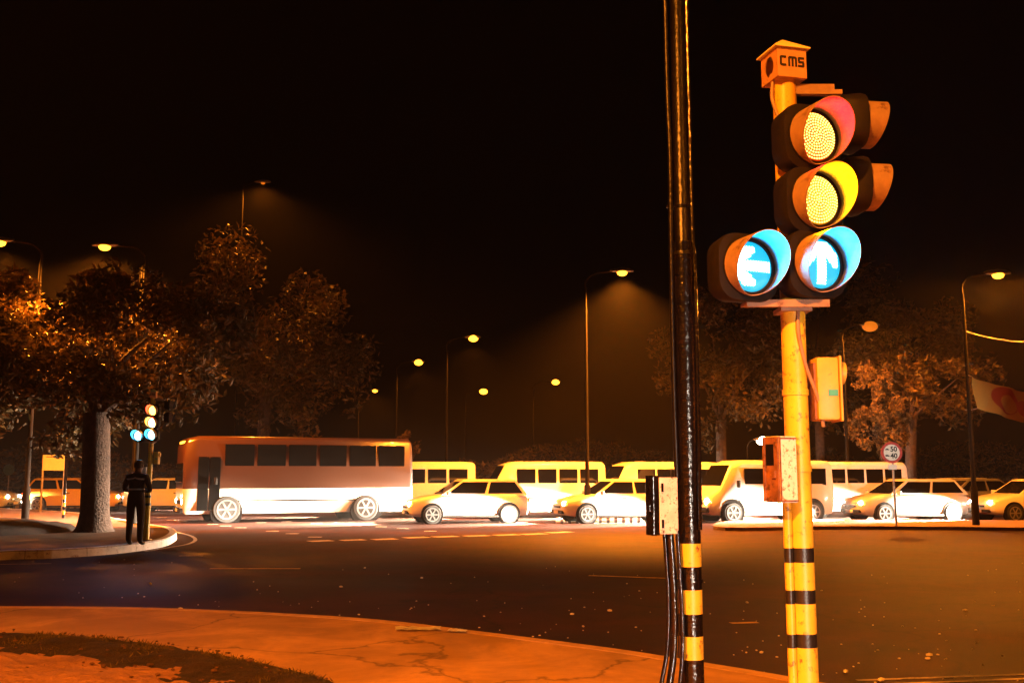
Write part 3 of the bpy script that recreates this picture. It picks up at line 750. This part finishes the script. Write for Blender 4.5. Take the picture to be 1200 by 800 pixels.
# ================================================================== LITTER
def scrap(px, py, w_, d_, label, rz=0.0, seed=0):
    p = G(px, py, PZ); bm = bmesh.new(); n = 8; g = []
    for i in range(n + 1):
        g.append([bm.verts.new(((i / n - .5) * w_ * (1 + .15 * noise.noise(Vector((j * .5, seed, 0)))), (j / n - .5) * d_ * (1 + .5 * noise.noise(Vector((i * .4, seed, 1)))), .012 + .03 * abs(noise.noise(Vector((i * .5, j * .5, seed)))))) for j in range(n + 1)])
    for i in range(n):
        for j in range(n): bm.faces.new((g[i][j], g[i + 1][j], g[i + 1][j + 1], g[i][j + 1]))
    ext = bmesh.ops.solidify(bm, geom=bm.faces[:], thickness=.002)
    o = finish('paper_scrap', bm, M['paper'], smooth=True, sharp=False); o.location = (p.x, p.y, PZ + .012); o.rotation_euler = (0, 0, rz)
    tag(o, label, 'litter', 'paper scraps on the kerb')
scrap(490, 739, .42, .16, 'larger flat pale paper scrap lying on the pavement edge', .1, 3)
scrap(536, 741.5, .18, .08, 'smaller pale scrap just right of the larger one', -.2, 8)

# ================================================================== VEHICLES
def paint(name, c): return mat(name, c, .3, vary=.03, bump=0, coat=.6)
def ringx(x, w_, zb_, zt, sh=.10, tw=None):
    tw = w_ if tw is None else tw
    h = zt - zb_
    L_ = [(-w_ * .90, zb_), (-w_ * .99, zb_ + h * .18), (-w_, zb_ + h * .45), (-tw * .985, zt - sh), (-tw * .93, zt - sh * .35), (-tw * .80, zt)]
    return [(x, y, z) for y, z in L_] + [(x, -y, z) for y, z in reversed(L_)]
def wheels(root, xs, w_, r_):
    for x in xs:
        for s in (-1, 1):
            wh = part('wheel', root, M['tyre'], lambda b: loft(b, [[(q * math.cos(t), y, q * math.sin(t)) for t in [2 * math.pi * k / 28 for k in range(28)]] for y, q in ((-.10, r_ * .8), (-.10, r_ * .95), (-.07, r_), (.07, r_), (.10, r_ * .95), (.10, r_ * .8))]), True)
            wh.location = (x, s * (w_ - .085), r_)
            def rim(b):
                tube(b, [(0, s * .095, 0), (0, s * .108, 0)], r_ * .16, 14)
                for k in range(6):
                    t = 2 * math.pi * k / 6; box(b, (r_ * .36 * math.cos(t), s * .104, r_ * .36 * math.sin(t)), (r_ * .56, .008, r_ * .14), Euler((0, -t, 0)))
                loft(b, [[(q * math.cos(t), s * y, q * math.sin(t)) for t in [2 * math.pi * k / 28 for k in range(28)]] for q, y in ((r_ * .62, .101), (r_ * .74, .101), (r_ * .74, .109), (r_ * .62, .109), (r_ * .62, .101))], cap=False)
            part('rim', wh, M['rim'], rim)
def slab(b, q, th=.006):
    q = [Vector(v) for v in q]; n_ = (q[1] - q[0]).cross(q[2] - q[0]).normalized()
    cen = sum(q, Vector()) / 4
    if n_.dot(cen - Vector((0, 0, .9))) < 0: n_ = -n_
    a = [b.verts.new(v + n_ * .003) for v in q]; c = [b.verts.new(v + n_ * (.003 + th)) for v in q]
    b.faces.new(a); b.faces.new(c)
    for k in range(4): b.faces.new((a[k], a[(k + 1) % 4], c[(k + 1) % 4], c[k]))
def inset_quad(q, m0, m1=None):
    m1 = m0 if m1 is None else m1
    A, B, C_, D_ = [Vector(v) for v in q]
    f = lambda u, v: (A.lerp(B, u)).lerp(D_.lerp(C_, u), v)
    return [f(m0, m1), f(1 - m0, m1), f(1 - m0, 1 - m1), f(m0, 1 - m1)]
def lamps(root, xf, xr, w_, zf, zr, beam, size=.09, tail=True):
    for s in (-1, 1):
        part('headlight', root, M['head_lit'], lambda b: tube(b, [(xf - .04, s * w_, zf), (xf + .012, s * w_, zf)], [size, size * .8], 16), True)
        part('tail_light', root, M['tail_lit'], lambda b: box(b, (xr, s * (w_ + .05), zr), (.03, .16, .14), bevel=.01))
        part('indicator', root, M['indicator'], lambda b: box(b, (xf - .06, s * (w_ + .14), zf + .0), (.05, .07, .07), bevel=.01))
        if beam:
            add_light('SPOT', 'headlight_or_added_beam', (xf + .06, s * w_, zf), beam, (1, .80, .58), root, (R(90 - 13), 0, R(-90)), radius=.08, spot_size=R(52), spot_blend=.8)
def car(loc, rz, pm, label, beam=900, kind='hatch', group='cars in the traffic across the junction'):
    root = empty('car', loc, rz); tag(root, label, 'car', group)
    sed = kind == 'sedan'
    xb = -2.25 if sed else -1.95
    def body(b):
        st_ = [(xb - .02, .62, .42, .72), (xb + .06, .74, .26, .88), (xb + .5, .83, .20, .97), (0, .85, .19, .95), (.95, .85, .19, .94), (1.5, .83, .2, .86), (1.95, .76, .25, .74), (2.08, .64, .38, .60)]
        loft(b, [ringx(x, w_, z0, z1) for x, w_, z0, z1 in st_])
        # cabin
        bx0, bx1 = (-1.75, 1.05) if sed else (xb + .05, 1.05); tx0, tx1 = (-1.0, .30) if sed else (xb + .42, .30)
        lo = [(bx0, -.79, .90), (bx1, -.79, .90), (bx1, .79, .90), (bx0, .79, .90)]
        hi = [(tx0, -.61, 1.38), (tx1, -.61, 1.38), (tx1, .61, 1.38), (tx0, .61, 1.38)]
        h2 = [(tx0 + .08, -.52, 1.43), (tx1 - .08, -.52, 1.43), (tx1 - .08, .52, 1.43), (tx0 + .08, .52, 1.43)]
        loft(b, [lo, hi, h2])
        body.q = (lo, hi)
    bo = part('body', root, pm, body, True)
    lo, hi = body.q
    part('windscreen', bo, M['glass'], lambda b: slab(b, inset_quad([lo[1], lo[2], hi[2], hi[1]], .06, .08)))
    part('rear_window', bo, M['glass'], lambda b: slab(b, inset_quad([lo[3], lo[0], hi[0], hi[3]], .08, .12)))
    for A, B, C_, D_ in ((lo[0], lo[1], hi[1], hi[0]), (lo[2], lo[3], hi[3], hi[2])):
        A, B, C_, D_ = map(Vector, (A, B, C_, D_))
        for u0, u1 in ((.05, .49), (.53, .95)):
            q = [A.lerp(B, u0).lerp(D_.lerp(C_, u0), .14), A.lerp(B, u1).lerp(D_.lerp(C_, u1), .14), A.lerp(B, u1).lerp(D_.lerp(C_, u1), .90), A.lerp(B, u0).lerp(D_.lerp(C_, u0), .90)]
            part('side_window', bo, M['glass'], lambda b: slab(b, q))
    part('bumper', bo, M['housing'], lambda b: box(b, (2.08, 0, .36), (.10, 1.2, .10), bevel=.03))
    part('grille', bo, M['housing'], lambda b: box(b, (2.075, 0, .52), (.05, .66, .07), bevel=.01))
    part('number_plate', bo, M['signface'], lambda b: box(b, (2.14, 0, .36), (.012, .45, .10)))
    part('rear_bumper', bo, M['housing'], lambda b: box(b, (xb - .02, 0, .40), (.10, 1.25, .12), bevel=.03))
    for s in (-1, 1):
        part('wing_mirror', bo, pm, lambda b: box(b, (.82, s * .93, .98), (.10, .17, .12), bevel=.03), True)
        part('door_handle', bo, M['housing'], lambda b: (box(b, (.02, s * .857, .80), (.14, .02, .03), bevel=.005)))
        part('sill', bo, M['housing'], lambda b: box(b, (0, s * .842, .235), (1.9, .03, .06)))
        for x in (1.33, xb + .72): part('wheel_arch', bo, M['hole'], lambda b: tube(b, [(x, s * .70, .31), (x, s * .858, .31)], .365, 28))
    wheels(root, (1.33, xb + .72), .865, .30)
    lamps(root, 2.06, xb - .02, .56, .62, .72, beam)
    return root
def minibus(loc, rz, pm, label, L_=4.7, H=2.05, W_=.86, beam=900, nwin=4, name='minibus', cat='minibus', group='minibuses and bus in the traffic'):
    root = empty(name, loc, rz); tag(root, label, cat, group)
    xf, xr = L_ / 2, -L_ / 2; hood = .55 if L_ < 6 else .12
    zs = 1.05 if L_ < 6 else 1.15
    def body(b):
        st_ = [(xr, W_ * .93, .38, H - .10), (xr + .10, W_ * .99, .26, H - .02), (xr + .5, W_, .24, H), (0, W_, .24, H), (xf - hood - .75, W_, .24, H), (xf - hood - .35, W_, .24, H - .12), (xf - hood + .10, W_ * .99, .24, zs + .10), (xf - .12, W_ * .95, .26, zs - .10), (xf, W_ * .86, .36, zs - .24)]
        if L_ >= 6: st_ = [(xr, W_ * .96, .40, H - .10), (xr + .12, W_, .30, H), (0, W_, .30, H), (xf - .45, W_, .30, H), (xf - .12, W_ * .99, .30, H - .08), (xf, W_ * .93, .38, H - .30)]
        loft(b, [ringx(x, w_, z0, z1, .16, w_ * .93) for x, w_, z0, z1 in st_])
    bo = part('body', root, pm, body, True)
    x0, x1 = xr + .25, (xf - hood - .72 if L_ < 6 else xf - 1.25); zt = H - .28; st = (x1 - x0) / nwin
    yb, yt = W_ * .968, W_ * .932
    for s in (-1, 1):
        for k in range(nwin):
            a, c = x0 + st * k + .05, x0 + st * (k + 1) - .05
            part('side_window', bo, M['glass'], lambda b: box(b, ((a + c) / 2, s * (yb + yt) / 2, (zs + zt) / 2 + .02), (c - a, .05, zt - zs - .02), bevel=.012))
        part('wing_mirror', bo, M['housing'], lambda b: box(b, (x1 + .25, s * (W_ + .12), zs + .22), (.09, .16, .24), bevel=.03), True)
        for x in (xf - .85 if L_ < 6 else xf - 1.4, xr + .85 if L_ < 6 else xr + 1.7): part('wheel_arch', bo, M['hole'], lambda b: tube(b, [(x, s * (W_ - .2), .36), (x, s * (W_ + .004), .36)], .43 if L_ < 6 else .52, 28))
        part('trim_strip', bo, M['housing'], lambda b: box(b, (-.1, s * (W_ + .004), .72), (L_ * .62, .01, .05)))
    if L_ < 6:
        part('windscreen', bo, M['glass'], lambda b: slab(b, inset_quad([(xf - hood + .06, -W_ * .86, zs + .14), (xf - hood + .06, W_ * .86, zs + .14), (xf - hood - .34, W_ * .78, H - .15), (xf - hood - .34, -W_ * .78, H - .15)], .02, .02), .02))
    else:
        part('windscreen', bo, M['glass'], lambda b: box(b, (xf - .025, 0, H - .95), (.06, W_ * 1.66, 1.15), Euler((0, R(-5), 0)), bevel=.02))
        for s in (-1, 1): part('door', bo, M['glass'], lambda b: (box(b, (xf - .62, s * (W_ - .015), 1.28), (.34, .04, 1.75), bevel=.015), box(b, (xf - .99, s * (W_ - .015), 1.28), (.34, .04, 1.75), bevel=.015)))
        part('destination_board', bo, M['indicator'], lambda b: box(b, (xf - .05, 0, H - .24), (.04, W_ * 1.1, .14)))
    part('rear_window', bo, M['glass'], lambda b: box(b, (xr - .004, 0, (zs + zt) / 2), (.03, W_ * 1.4, zt - zs - .06), bevel=.01))
    part('bumper', bo, M['housing'], lambda b: box(b, (xf + .01, 0, .42), (.12, W_ * 1.75, .18), bevel=.03))
    part('grille', bo, M['housing'], lambda b: box(b, (xf - .01, 0, .68), (.05, W_ * .9, .12), bevel=.01))
    part('number_plate', bo, M['signface'], lambda b: box(b, (xf + .075, 0, .42), (.012, .45, .10)))
    wheels(root, (xf - .85 if L_ < 6 else xf - 1.4, xr + .85 if L_ < 6 else xr + 1.7), W_ + .015, .33 if L_ < 6 else .44)
    lamps(root, xf, xr, W_ * .72, .70, .95, beam, .10)
    return root
PW = paint('white_car_paint', (.80, .78, .74)); PS = paint('silver_car_paint', (.48, .47, .46)); PR = paint('red_car_paint', (.35, .03, .02)); PC = paint('cream_bus_paint', (.74, .66, .54)); PB = paint('grey_car_paint', (.16, .16, .17)); PY = paint('yellow_taxi_paint', (.75, .48, .05))
def rowx(px, Y): return (px - 600) / 1180 * Y * 1.0
BEAM = 42000
def glow_split():  # bright lower half, dim top: traffic glow put into the bus colour
    m = paint('bus_glow_split', (.1, .1, .1)); t = m.node_tree; N, L = t.nodes, t.links; p = N['Principled BSDF']
    tc = N.new('ShaderNodeTexCoord'); sx = N.new('ShaderNodeSeparateXYZ'); L.new(tc.outputs['Object'], sx.inputs[0])
    cr = N.new('ShaderNodeMath'); cr.operation = 'GREATER_THAN'; cr.inputs[1].default_value = 1.12; L.new(sx.outputs[2], cr.inputs[0])
    mx = N.new('ShaderNodeMix'); mx.data_type = 'RGBA'; mx.inputs[6].default_value = (.72, .66, .58, 1); mx.inputs[7].default_value = (.05, .02, .010, 1)
    L.new(cr.outputs[0], mx.inputs[0]); L.new(mx.outputs[2], p.inputs['Base Color']); return m
PC = glow_split()
# near row, coming round towards the camera from the right
minibus((rowx(345, 35), 35.6, 0), R(180 + 24), PC, 'long bus with glow painted pale on its lower half, dim brown above, and lit headlights behind the island at left', L_=7.8, H=2.85, W_=1.15, beam=BEAM * .08, nwin=6, name='bus', cat='bus')
car((rowx(548, 34), 34.0, 0), R(180 + 15), PW, 'white hatchback with bright headlights right of the bus', BEAM)
car((rowx(722, 34), 34.4, 0), R(180 + 15), PW, 'white sedan with bright headlights left of the black pole', BEAM, 'sedan')
minibus((rowx(890, 34.5), 34.8, 0), R(180 + 16), PW, 'white minibus in the near row between the two foreground poles', beam=BEAM)
car((rowx(1062, 34.5), 35.0, 0), R(180 + 12), PS, 'silver hatchback behind the round speed limit sign', BEAM)
car((rowx(1215, 34.5), 35.2, 0), R(180 + 10), PW, 'white sedan cut by the right edge of the photo', BEAM, 'sedan')
minibus((rowx(478, 37), 38.2, 0), R(180 + 12), PW, 'white minibus half hidden beyond the rear of the bus', beam=BEAM)
minibus((rowx(632, 37.5), 38.0, 0), R(180 + 12), PW, 'white minibus in the middle row between the two front white cars', beam=BEAM)
minibus((rowx(988, 38), 38.6, 0), R(180 + 14), PW, 'white minibus in the middle row right of the yellow pole', beam=BEAM)
minibus((rowx(768, 38), 38.6, 0), R(180 + 16), PW, 'white minibus in the middle row just left of the black pole', beam=BEAM)
car((rowx(1135, 38), 38.6, 0), R(180 + 12), PB, 'grey sedan in the middle row behind the thin lamp pole', BEAM, 'sedan')
car((4.9, -9.0, 0), R(90 + 15), PS, 'silver car waiting behind the viewer whose headlights catch the two poles', 0, group=None)
add_light('SPOT', 'headlight_or_added_beam', (4.0, -6.7, .66), 3300, (1, .80, .62), None, (R(92.5), 0, math.atan2(4.0 - .95, 4.25 + 6.7)), radius=.12, spot_size=R(17), spot_blend=.7)
add_light('SPOT', 'headlight_or_added_beam', (4.9, -6.6, .66), 42000, (1, .86, .72), None, (R(93.6), 0, -math.atan2(12.0 - 4.9, 31.5 + 6.6)), radius=.12, spot_size=R(9), spot_blend=.9)  # added narrow spot that brightens the speed sign
# far row, going right
for i, (px, pm, kd, lb) in enumerate([(-30, PS, 'sedan', 'silver car leaving the frame at the far left edge'), (92, PY, 'hatch', 'yellow car behind the white sign board and the tree trunk'), (215, PW, 'sedan', 'white car behind the distant traffic light'), (455, PW, 'hatch', 'white car just beyond the front of the long bus'), (640, PR, 'sedan', 'red car in the far row between the two white near cars'), (800, PS, 'hatch', 'silver car in the far row behind the black pole'), (985, PW, 'sedan', 'white car in the far row right of the yellow pole'), (1140, PW, 'hatch', 'white hatchback in the far row behind the thin lamp pole')]):
    car((rowx(px, 44), 44 + random.uniform(-.2, .2), 0), R(-4 if px > 250 else 2), pm, lb, BEAM * .6, kd)

# ================================================================== TREES
def leaf_mat(name, c1, c2, c3):
    m, t, p = new_mat(name); N, L = t.nodes, t.links
    g = N.new('ShaderNodeNewGeometry'); cr = N.new('ShaderNodeValToRGB')
    cr.color_ramp.elements[0].color = (*c1, 1); cr.color_ramp.elements[1].color = (*c3, 1); e = cr.color_ramp.elements.new(.5); e.color = (*c2, 1)
    L.new(g.outputs['Random Per Island'], cr.inputs[0]); L.new(cr.outputs[0], p.inputs['Base Color'])
    p.inputs['Roughness'].default_value = .55
    tr = N.new('ShaderNodeBsdfTranslucent'); L.new(cr.outputs[0], tr.inputs[0]); mx = N.new('ShaderNodeMixShader'); mx.inputs[0].default_value = .25
    L.new(p.outputs[0], mx.inputs[1]); L.new(tr.outputs[0], mx.inputs[2]); L.new(mx.outputs[0], N['Material Output'].inputs[0])
    return m
M['leaf'] = leaf_mat('broad_leaf', (.045, .032, .010), (.085, .055, .018), (.15, .085, .03))
M['leaf2'] = leaf_mat('lit_leaf', (.10, .065, .02), (.17, .10, .035), (.26, .15, .05))  # lighter copy of the leaf colour, with lamp light put into it
def foliage(b, c, rad, n, size, seed, clumps=26, droop=.25):
    rnd = random.Random(seed)
    cl = []
    while len(cl) < clumps:
        v = Vector((rnd.uniform(-1, 1), rnd.uniform(-1, 1), rnd.uniform(-1, 1)))
        if .25 < v.length < 1: cl.append((Vector((v.x * rad[0], v.y * rad[1], v.z * rad[2])), rnd.uniform(.22, .42)))
    for k in range(n):
        cc, cr = cl[rnd.randrange(clumps)]
        d = Vector((rnd.gauss(0, 1), rnd.gauss(0, 1), rnd.gauss(0, .9))); d = d.normalized() * (rnd.random() ** .45)
        pos = c + cc + Vector((d.x * rad[0] * cr, d.y * rad[1] * cr, d.z * rad[2] * cr))
        if noise.noise(pos * (1.1 / max(size * 4, .3))) < -.18: continue
        s = size * rnd.uniform(.6, 1.3)
        e = Euler((rnd.uniform(-1.2, 1.2) + .5, rnd.uniform(-1, 1), rnd.uniform(0, 6.28))).to_matrix()
        # pointed leaf, slightly folded
        q = [e @ Vector(v) * s for v in ((0, -.5, 0), (.24, -.05, .05), (0, .6, -droop * .4), (-.24, -.05, .05))]
        vs = [b.verts.new(pos + v) for v in q]
        b.faces.new((vs[0], vs[1], vs[2])); b.faces.new((vs[0], vs[2], vs[3]))
    return cl
def tree(base, cen, rad, n, size, label, seed, trunk_r=.3, leaf='leaf', clumps=26, cat='tree', name='tree', group=None):
    root = empty(name, base); tag(root, label, cat, group)
    cen = Vector(cen) - Vector(base)
    store = {}
    def cr(b): store['c'] = foliage(b, cen, rad, n, size, seed, clumps)
    part('crown', root, M[leaf], cr)
    def tr(b):
        rnd = random.Random(seed + 5); fork = Vector((cen.x * .3, cen.y * .3, max(cen.z - rad[2] * .75, cen.z * .35)))
        flare = [(0, 0, -.05), (0, 0, .25), (cen.x * .1, 0, fork.z * .5), tuple(fork)]
        tube(b, smooth_line(flare, 4), [trunk_r * (1.35 - .45 * min(i / 5, 1) - .12 * i / 12) for i in range(13)], 14)
        for cc, r2 in store['c'][:9]:
            e = cen + cc * .65 - Vector((0, 0, .1)); mid = fork.lerp(e, .5) + Vector((rnd.gauss(0, .2), rnd.gauss(0, .2), .2))
            tube(b, smooth_line([fork - Vector((0, 0, .1)), mid, e], 4), [trunk_r * .32 * (1 - .88 * i / 8) for i in range(9)], 7)
    part('trunk', root, M['bark'], tr, True)
    return root
p = G(110, 622, IZ)
tree((p.x, p.y, IZ), (p.x - .3, p.y, 4.75), (3.6, 3.0, 2.15), 22000, .22, 'big leafy tree with a thick trunk on the island left of the standing person', 3, trunk_r=.42, clumps=34)
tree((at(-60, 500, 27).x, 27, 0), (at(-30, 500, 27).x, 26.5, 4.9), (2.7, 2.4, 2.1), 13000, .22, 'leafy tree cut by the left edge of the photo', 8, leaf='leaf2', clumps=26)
tree((at(300, 500, 46).x, 47, 0), (at(318, 500, 46).x, 46, 8.0), (4.3, 3.6, 4.2), 15000, .30, 'broad tree behind the bus at left of centre', 14, trunk_r=.35, clumps=32, leaf='leaf')
tree((at(850, 500, 48).x, 49, 0), (at(845, 500, 48).x, 48, 6.8), (3.4, 3, 3.5), 9000, .28, 'dim tree behind the tall black pole', 21, clumps=26)
tree((at(1075, 500, 46).x, 47, 0), (at(1080, 500, 46).x, 46, 6.5), (3.3, 3.2, 2.9), 11000, .28, 'round-crowned tree between the large traffic light and the lamp pole', 27, clumps=26)
tree((at(960, 500, 55).x, 55, 0), (at(960, 500, 55).x, 55, 8.6), (4.4, 3.2, 5.0), 9000, .32, 'tall dark tree directly behind the large traffic light', 33, clumps=28)
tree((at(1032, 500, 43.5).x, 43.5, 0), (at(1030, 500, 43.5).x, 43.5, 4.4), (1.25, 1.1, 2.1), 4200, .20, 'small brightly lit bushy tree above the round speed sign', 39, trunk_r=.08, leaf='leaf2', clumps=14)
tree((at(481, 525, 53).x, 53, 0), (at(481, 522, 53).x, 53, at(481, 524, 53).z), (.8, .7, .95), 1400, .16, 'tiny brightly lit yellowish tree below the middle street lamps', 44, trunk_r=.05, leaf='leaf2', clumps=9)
# far hedge and wood
bm = bmesh.new()
rnd = random.Random(4)
for k in range(34000):
    x = rnd.uniform(-60, 60); h = 2.9 + 1.7 * noise.noise(Vector((x * .12, 0, 0))) + .9 * noise.noise(Vector((x * .5, 3, 0)))
    y = 62 + rnd.uniform(-1.4, 3); z = h * rnd.random() ** .7
    e = Euler((rnd.uniform(0, 3), rnd.uniform(0, 3), rnd.uniform(0, 6))).to_matrix(); s = rnd.uniform(.2, .42); pos = Vector((x, y, z))
    bm.faces.new([bm.verts.new(pos + e @ Vector(v) * s) for v in ((0, -.5, 0), (.3, 0, .05), (0, .6, 0))])
tag(finish('far_hedge', bm, M['leaf']), 'dark ragged hedge along the far side of the road', 'hedge', kind='stuff')

# ================================================================== PERSON
def person(loc, rz):
    J = {'pel': (0, 0, .95), 'wst': (0, 0, 1.08), 'chs': (0, .01, 1.28), 'nkb': (0, .02, 1.44), 'nk': (0, .035, 1.50), 'hd': (0, .06, 1.60), 'tp': (0, .06, 1.68)}
    V, Ed, Rd = [], [], []
    def v(p, r_, par=None):
        V.append(p); Rd.append(r_); i = len(V) - 1
        if par is not None: Ed.append((par, i))
        return i
    pel = v((0, 0, .95), (.17, .125)); w1 = v((0, 0, 1.08), (.155, .11), pel); ch = v((0, .01, 1.27), (.185, .125), w1); sh = v((0, .015, 1.39), (.15, .10), ch)
    nk = v((0, .03, 1.46), (.06, .06), sh); hd = v((0, .05, 1.54), (.078, .09), nk); hc = v((0, .055, 1.62), (.085, .10), hd); tp = v((0, .05, 1.69), (.06, .07), hc)
    for s in (-1, 1):
        s1 = v((s * .19, .01, 1.385), (.072, .07), sh)
        el = v((s * .285, .02 if s < 0 else .03, 1.12), (.052, .052), s1)
        wr = v((s * .13, .24, 1.08), (.036, .034), el)
        hp = v((s * .085, .285, 1.09), (.036, .022), wr)
        hip = v((s * .10, 0, .88), (.105, .105), pel)
        kn = v((s * .115, .01, .50), (.078, .078), hip)
        an = v((s * .12, -.01, .10), (.058, .060), kn)
        ft = v((s * .125, .05, .045), (.048, .042), an); to = v((s * .14, .17, .035), (.042, .03), ft)
    me = bpy.data.meshes.new('body'); me.from_pydata(V, Ed, []); o = bpy.data.objects.new('tmp_body', me); COL.objects.link(o)
    md = o.modifiers.new('s', 'SKIN')
    for i, r_ in enumerate(Rd): me.skin_vertices[0].data[i].radius = r_
    me.skin_vertices[0].data[0].use_root = True
    md.use_smooth_shade = True
    sb = o.modifiers.new('d', 'SUBSURF'); sb.levels = 2; sb.render_levels = 2
    dg = bpy.context.evaluated_depsgraph_get(); m2 = bpy.data.meshes.new_from_object(o.evaluated_get(dg)); bpy.data.objects.remove(o)
    root = empty('person', loc, rz); tag(root, 'person in dark jacket with pale reflective stripes standing on the island, seen from behind', 'person')
    ms = [mat('dark_jacket', (.018, .014, .016), .85, bump=.5, scale=10), mat('dark_trousers', (.022, .014, .012), .9, bump=.5, scale=10), mat('skin', (.10, .05, .03), .5, bump=0), mat('reflective_strip', (.85, .82, .8), .4, bump=0, vary=.05), mat('black_shoes', (.01, .01, .01), .4, bump=0)]
    m2.materials.clear()
    for q in ms: m2.materials.append(q)
    for p_ in m2.polygons:
        c = p_.center; k = 0
        if c.z < .10: k = 4
        elif c.z < .90 and abs(c.x) < .24: k = 1
        elif c.z > 1.455: k = 2
        elif abs(c.x) < .145 and c.y > .245: k = 2
        p_.material_index = k; p_.use_smooth = True
    b = bpy.data.objects.new('body', m2); COL.objects.link(b); b.parent = root
    # reflective strips: bands wrapped just outside the jacket
    def strip(bb, z0, hw, rx, ry, a0=0, a1=360, sag=0):
        n = 36; lo, hi = [], []
        for k in range(n + 1):
            t = R(a0 + (a1 - a0) * k / n); x, y = rx * math.cos(t), .008 + ry * math.sin(t); z = z0 - sag * abs(math.cos(t))
            lo.append(bb.verts.new((x, y, z - hw))); hi.append(bb.verts.new((x * .995, y, z + hw)))
        for k in range(n): bb.faces.new((lo[k], lo[k + 1], hi[k + 1], hi[k]))
        bmesh.ops.solidify(bb, geom=bb.faces[:], thickness=.004)
    from mathutils.bvhtree import BVHTree
    dgv = [x.co.copy() for x in m2.vertices]; tree_ = BVHTree.FromPolygons(dgv, [list(p_.vertices) for p_ in m2.polygons])
    def wrap(bb, z0, hw, sag):
        n = 40; lo, hi = [], []
        for k in range(n):
            t = 2 * math.pi * k / n; d = Vector((math.cos(t), math.sin(t), 0)); zz = z0 - sag * abs(math.cos(t))
            for lst, z in ((lo, zz - hw), (hi, zz + hw)):
                o_ = Vector((0, .01, z)); h = tree_.ray_cast(o_, d, 1.0)
                q = h[0] if h[0] is not None else o_ + d * .17
                if (q - o_).length > .23: q = o_ + d * .19
                lst.append(bb.verts.new(q + d * .006))
        for k in range(n): bb.faces.new((lo[k], lo[(k + 1) % n], hi[(k + 1) % n], hi[k]))
        bmesh.ops.solidify(bb, geom=bb.faces[:], thickness=.003)
    part('reflective_strip', root, ms[3], lambda bb: wrap(bb, 1.36, .016, .03), True)
    part('reflective_strip', root, ms[3], lambda bb: wrap(bb, 1.13, .016, .0), True)
    def hair(bb):
        g = bmesh.ops.create_uvsphere(bb, u_segments=20, v_segments=14, radius=1)
        for v_ in g['verts']:
            c = v_.co; 
            if c.y > .35 and c.z < .45: c.y = .35
            v_.co = Vector((c.x * .096, c.y * .112 + .045, c.z * .105 + 1.635))
    part('hair', root, mat('black_hair', (.008, .006, .005), .7, bump=.6, scale=40), hair, True)
    # face
    part('nose', root, ms[2], lambda bb: loft(bb, [[(x, y, z) for x, y, z in ((-.006, .135, 1.615), (.006, .135, 1.615), (0, .14, 1.615))], [(-.014, .135, 1.575), (.014, .135, 1.575), (0, .172, 1.578)]]))
    for s in (-1, 1):
        part('ear', root, ms[2], lambda bb: box(bb, (s * .094, .05, 1.60), (.016, .035, .06), bevel=.006), True)
        part('eye', root, mat('eye', (.7, .66, .6), .2, bump=0), lambda bb: tube(bb, [(s * .03, .13, 1.622), (s * .03, .147, 1.622)], .011, 10), True)
    part('mouth', root, mat('lips', (.12, .04, .03), .5, bump=0), lambda bb: box(bb, (0, .140, 1.555), (.045, .012, .010), bevel=.003), True)
    # hands together in front: five bent fingers each
    for s in (-1, 1):
        def hand(bb):
            for k in range(4):
                L0 = (.040, .046, .042, .032)[k]; z = 1.115 - k * .018
                tube(bb, smooth_line([(s * .078, .29, z), (s * .045, .315, z), (s * (.045 - L0 * .6), .318, z - .004), (s * (.045 - L0 * .9), .298, z - .006)], 3), [.0095 - .00035 * i for i in range(10)], 8)
            tube(bb, smooth_line([(s * .105, .285, 1.12), (s * .085, .31, 1.135), (s * .06, .325, 1.142)], 3), [.011 - .0005 * i for i in range(7)], 8)
        part('hand', root, ms[2], hand, True)
    return root
p = G(157, 637.5, IZ)
person((p.x, p.y, IZ - .012), R(-6))

# ================================================================== HAZE
if HAZE:  # volume added for the glow around headlights and lamps
    bm = bmesh.new(); box(bm, (0, 80, 12), (360, 220, 27))
    m = bpy.data.materials.new('night_haze'); m.use_nodes = True; t = m.node_tree; t.nodes.clear()
    o_ = t.nodes.new('ShaderNodeOutputMaterial'); v_ = t.nodes.new('ShaderNodeVolumePrincipled')
    v_.inputs['Color'].default_value = (.9, .85, .8, 1); v_.inputs['Density'].default_value = HAZE; v_.inputs['Anisotropy'].default_value = .3
    t.links.new(v_.outputs[0], o_.inputs['Volume'])
    tag(finish('haze', bm, m), 'thin added haze that gives the headlights and lamps their glow', 'haze', kind='stuff')
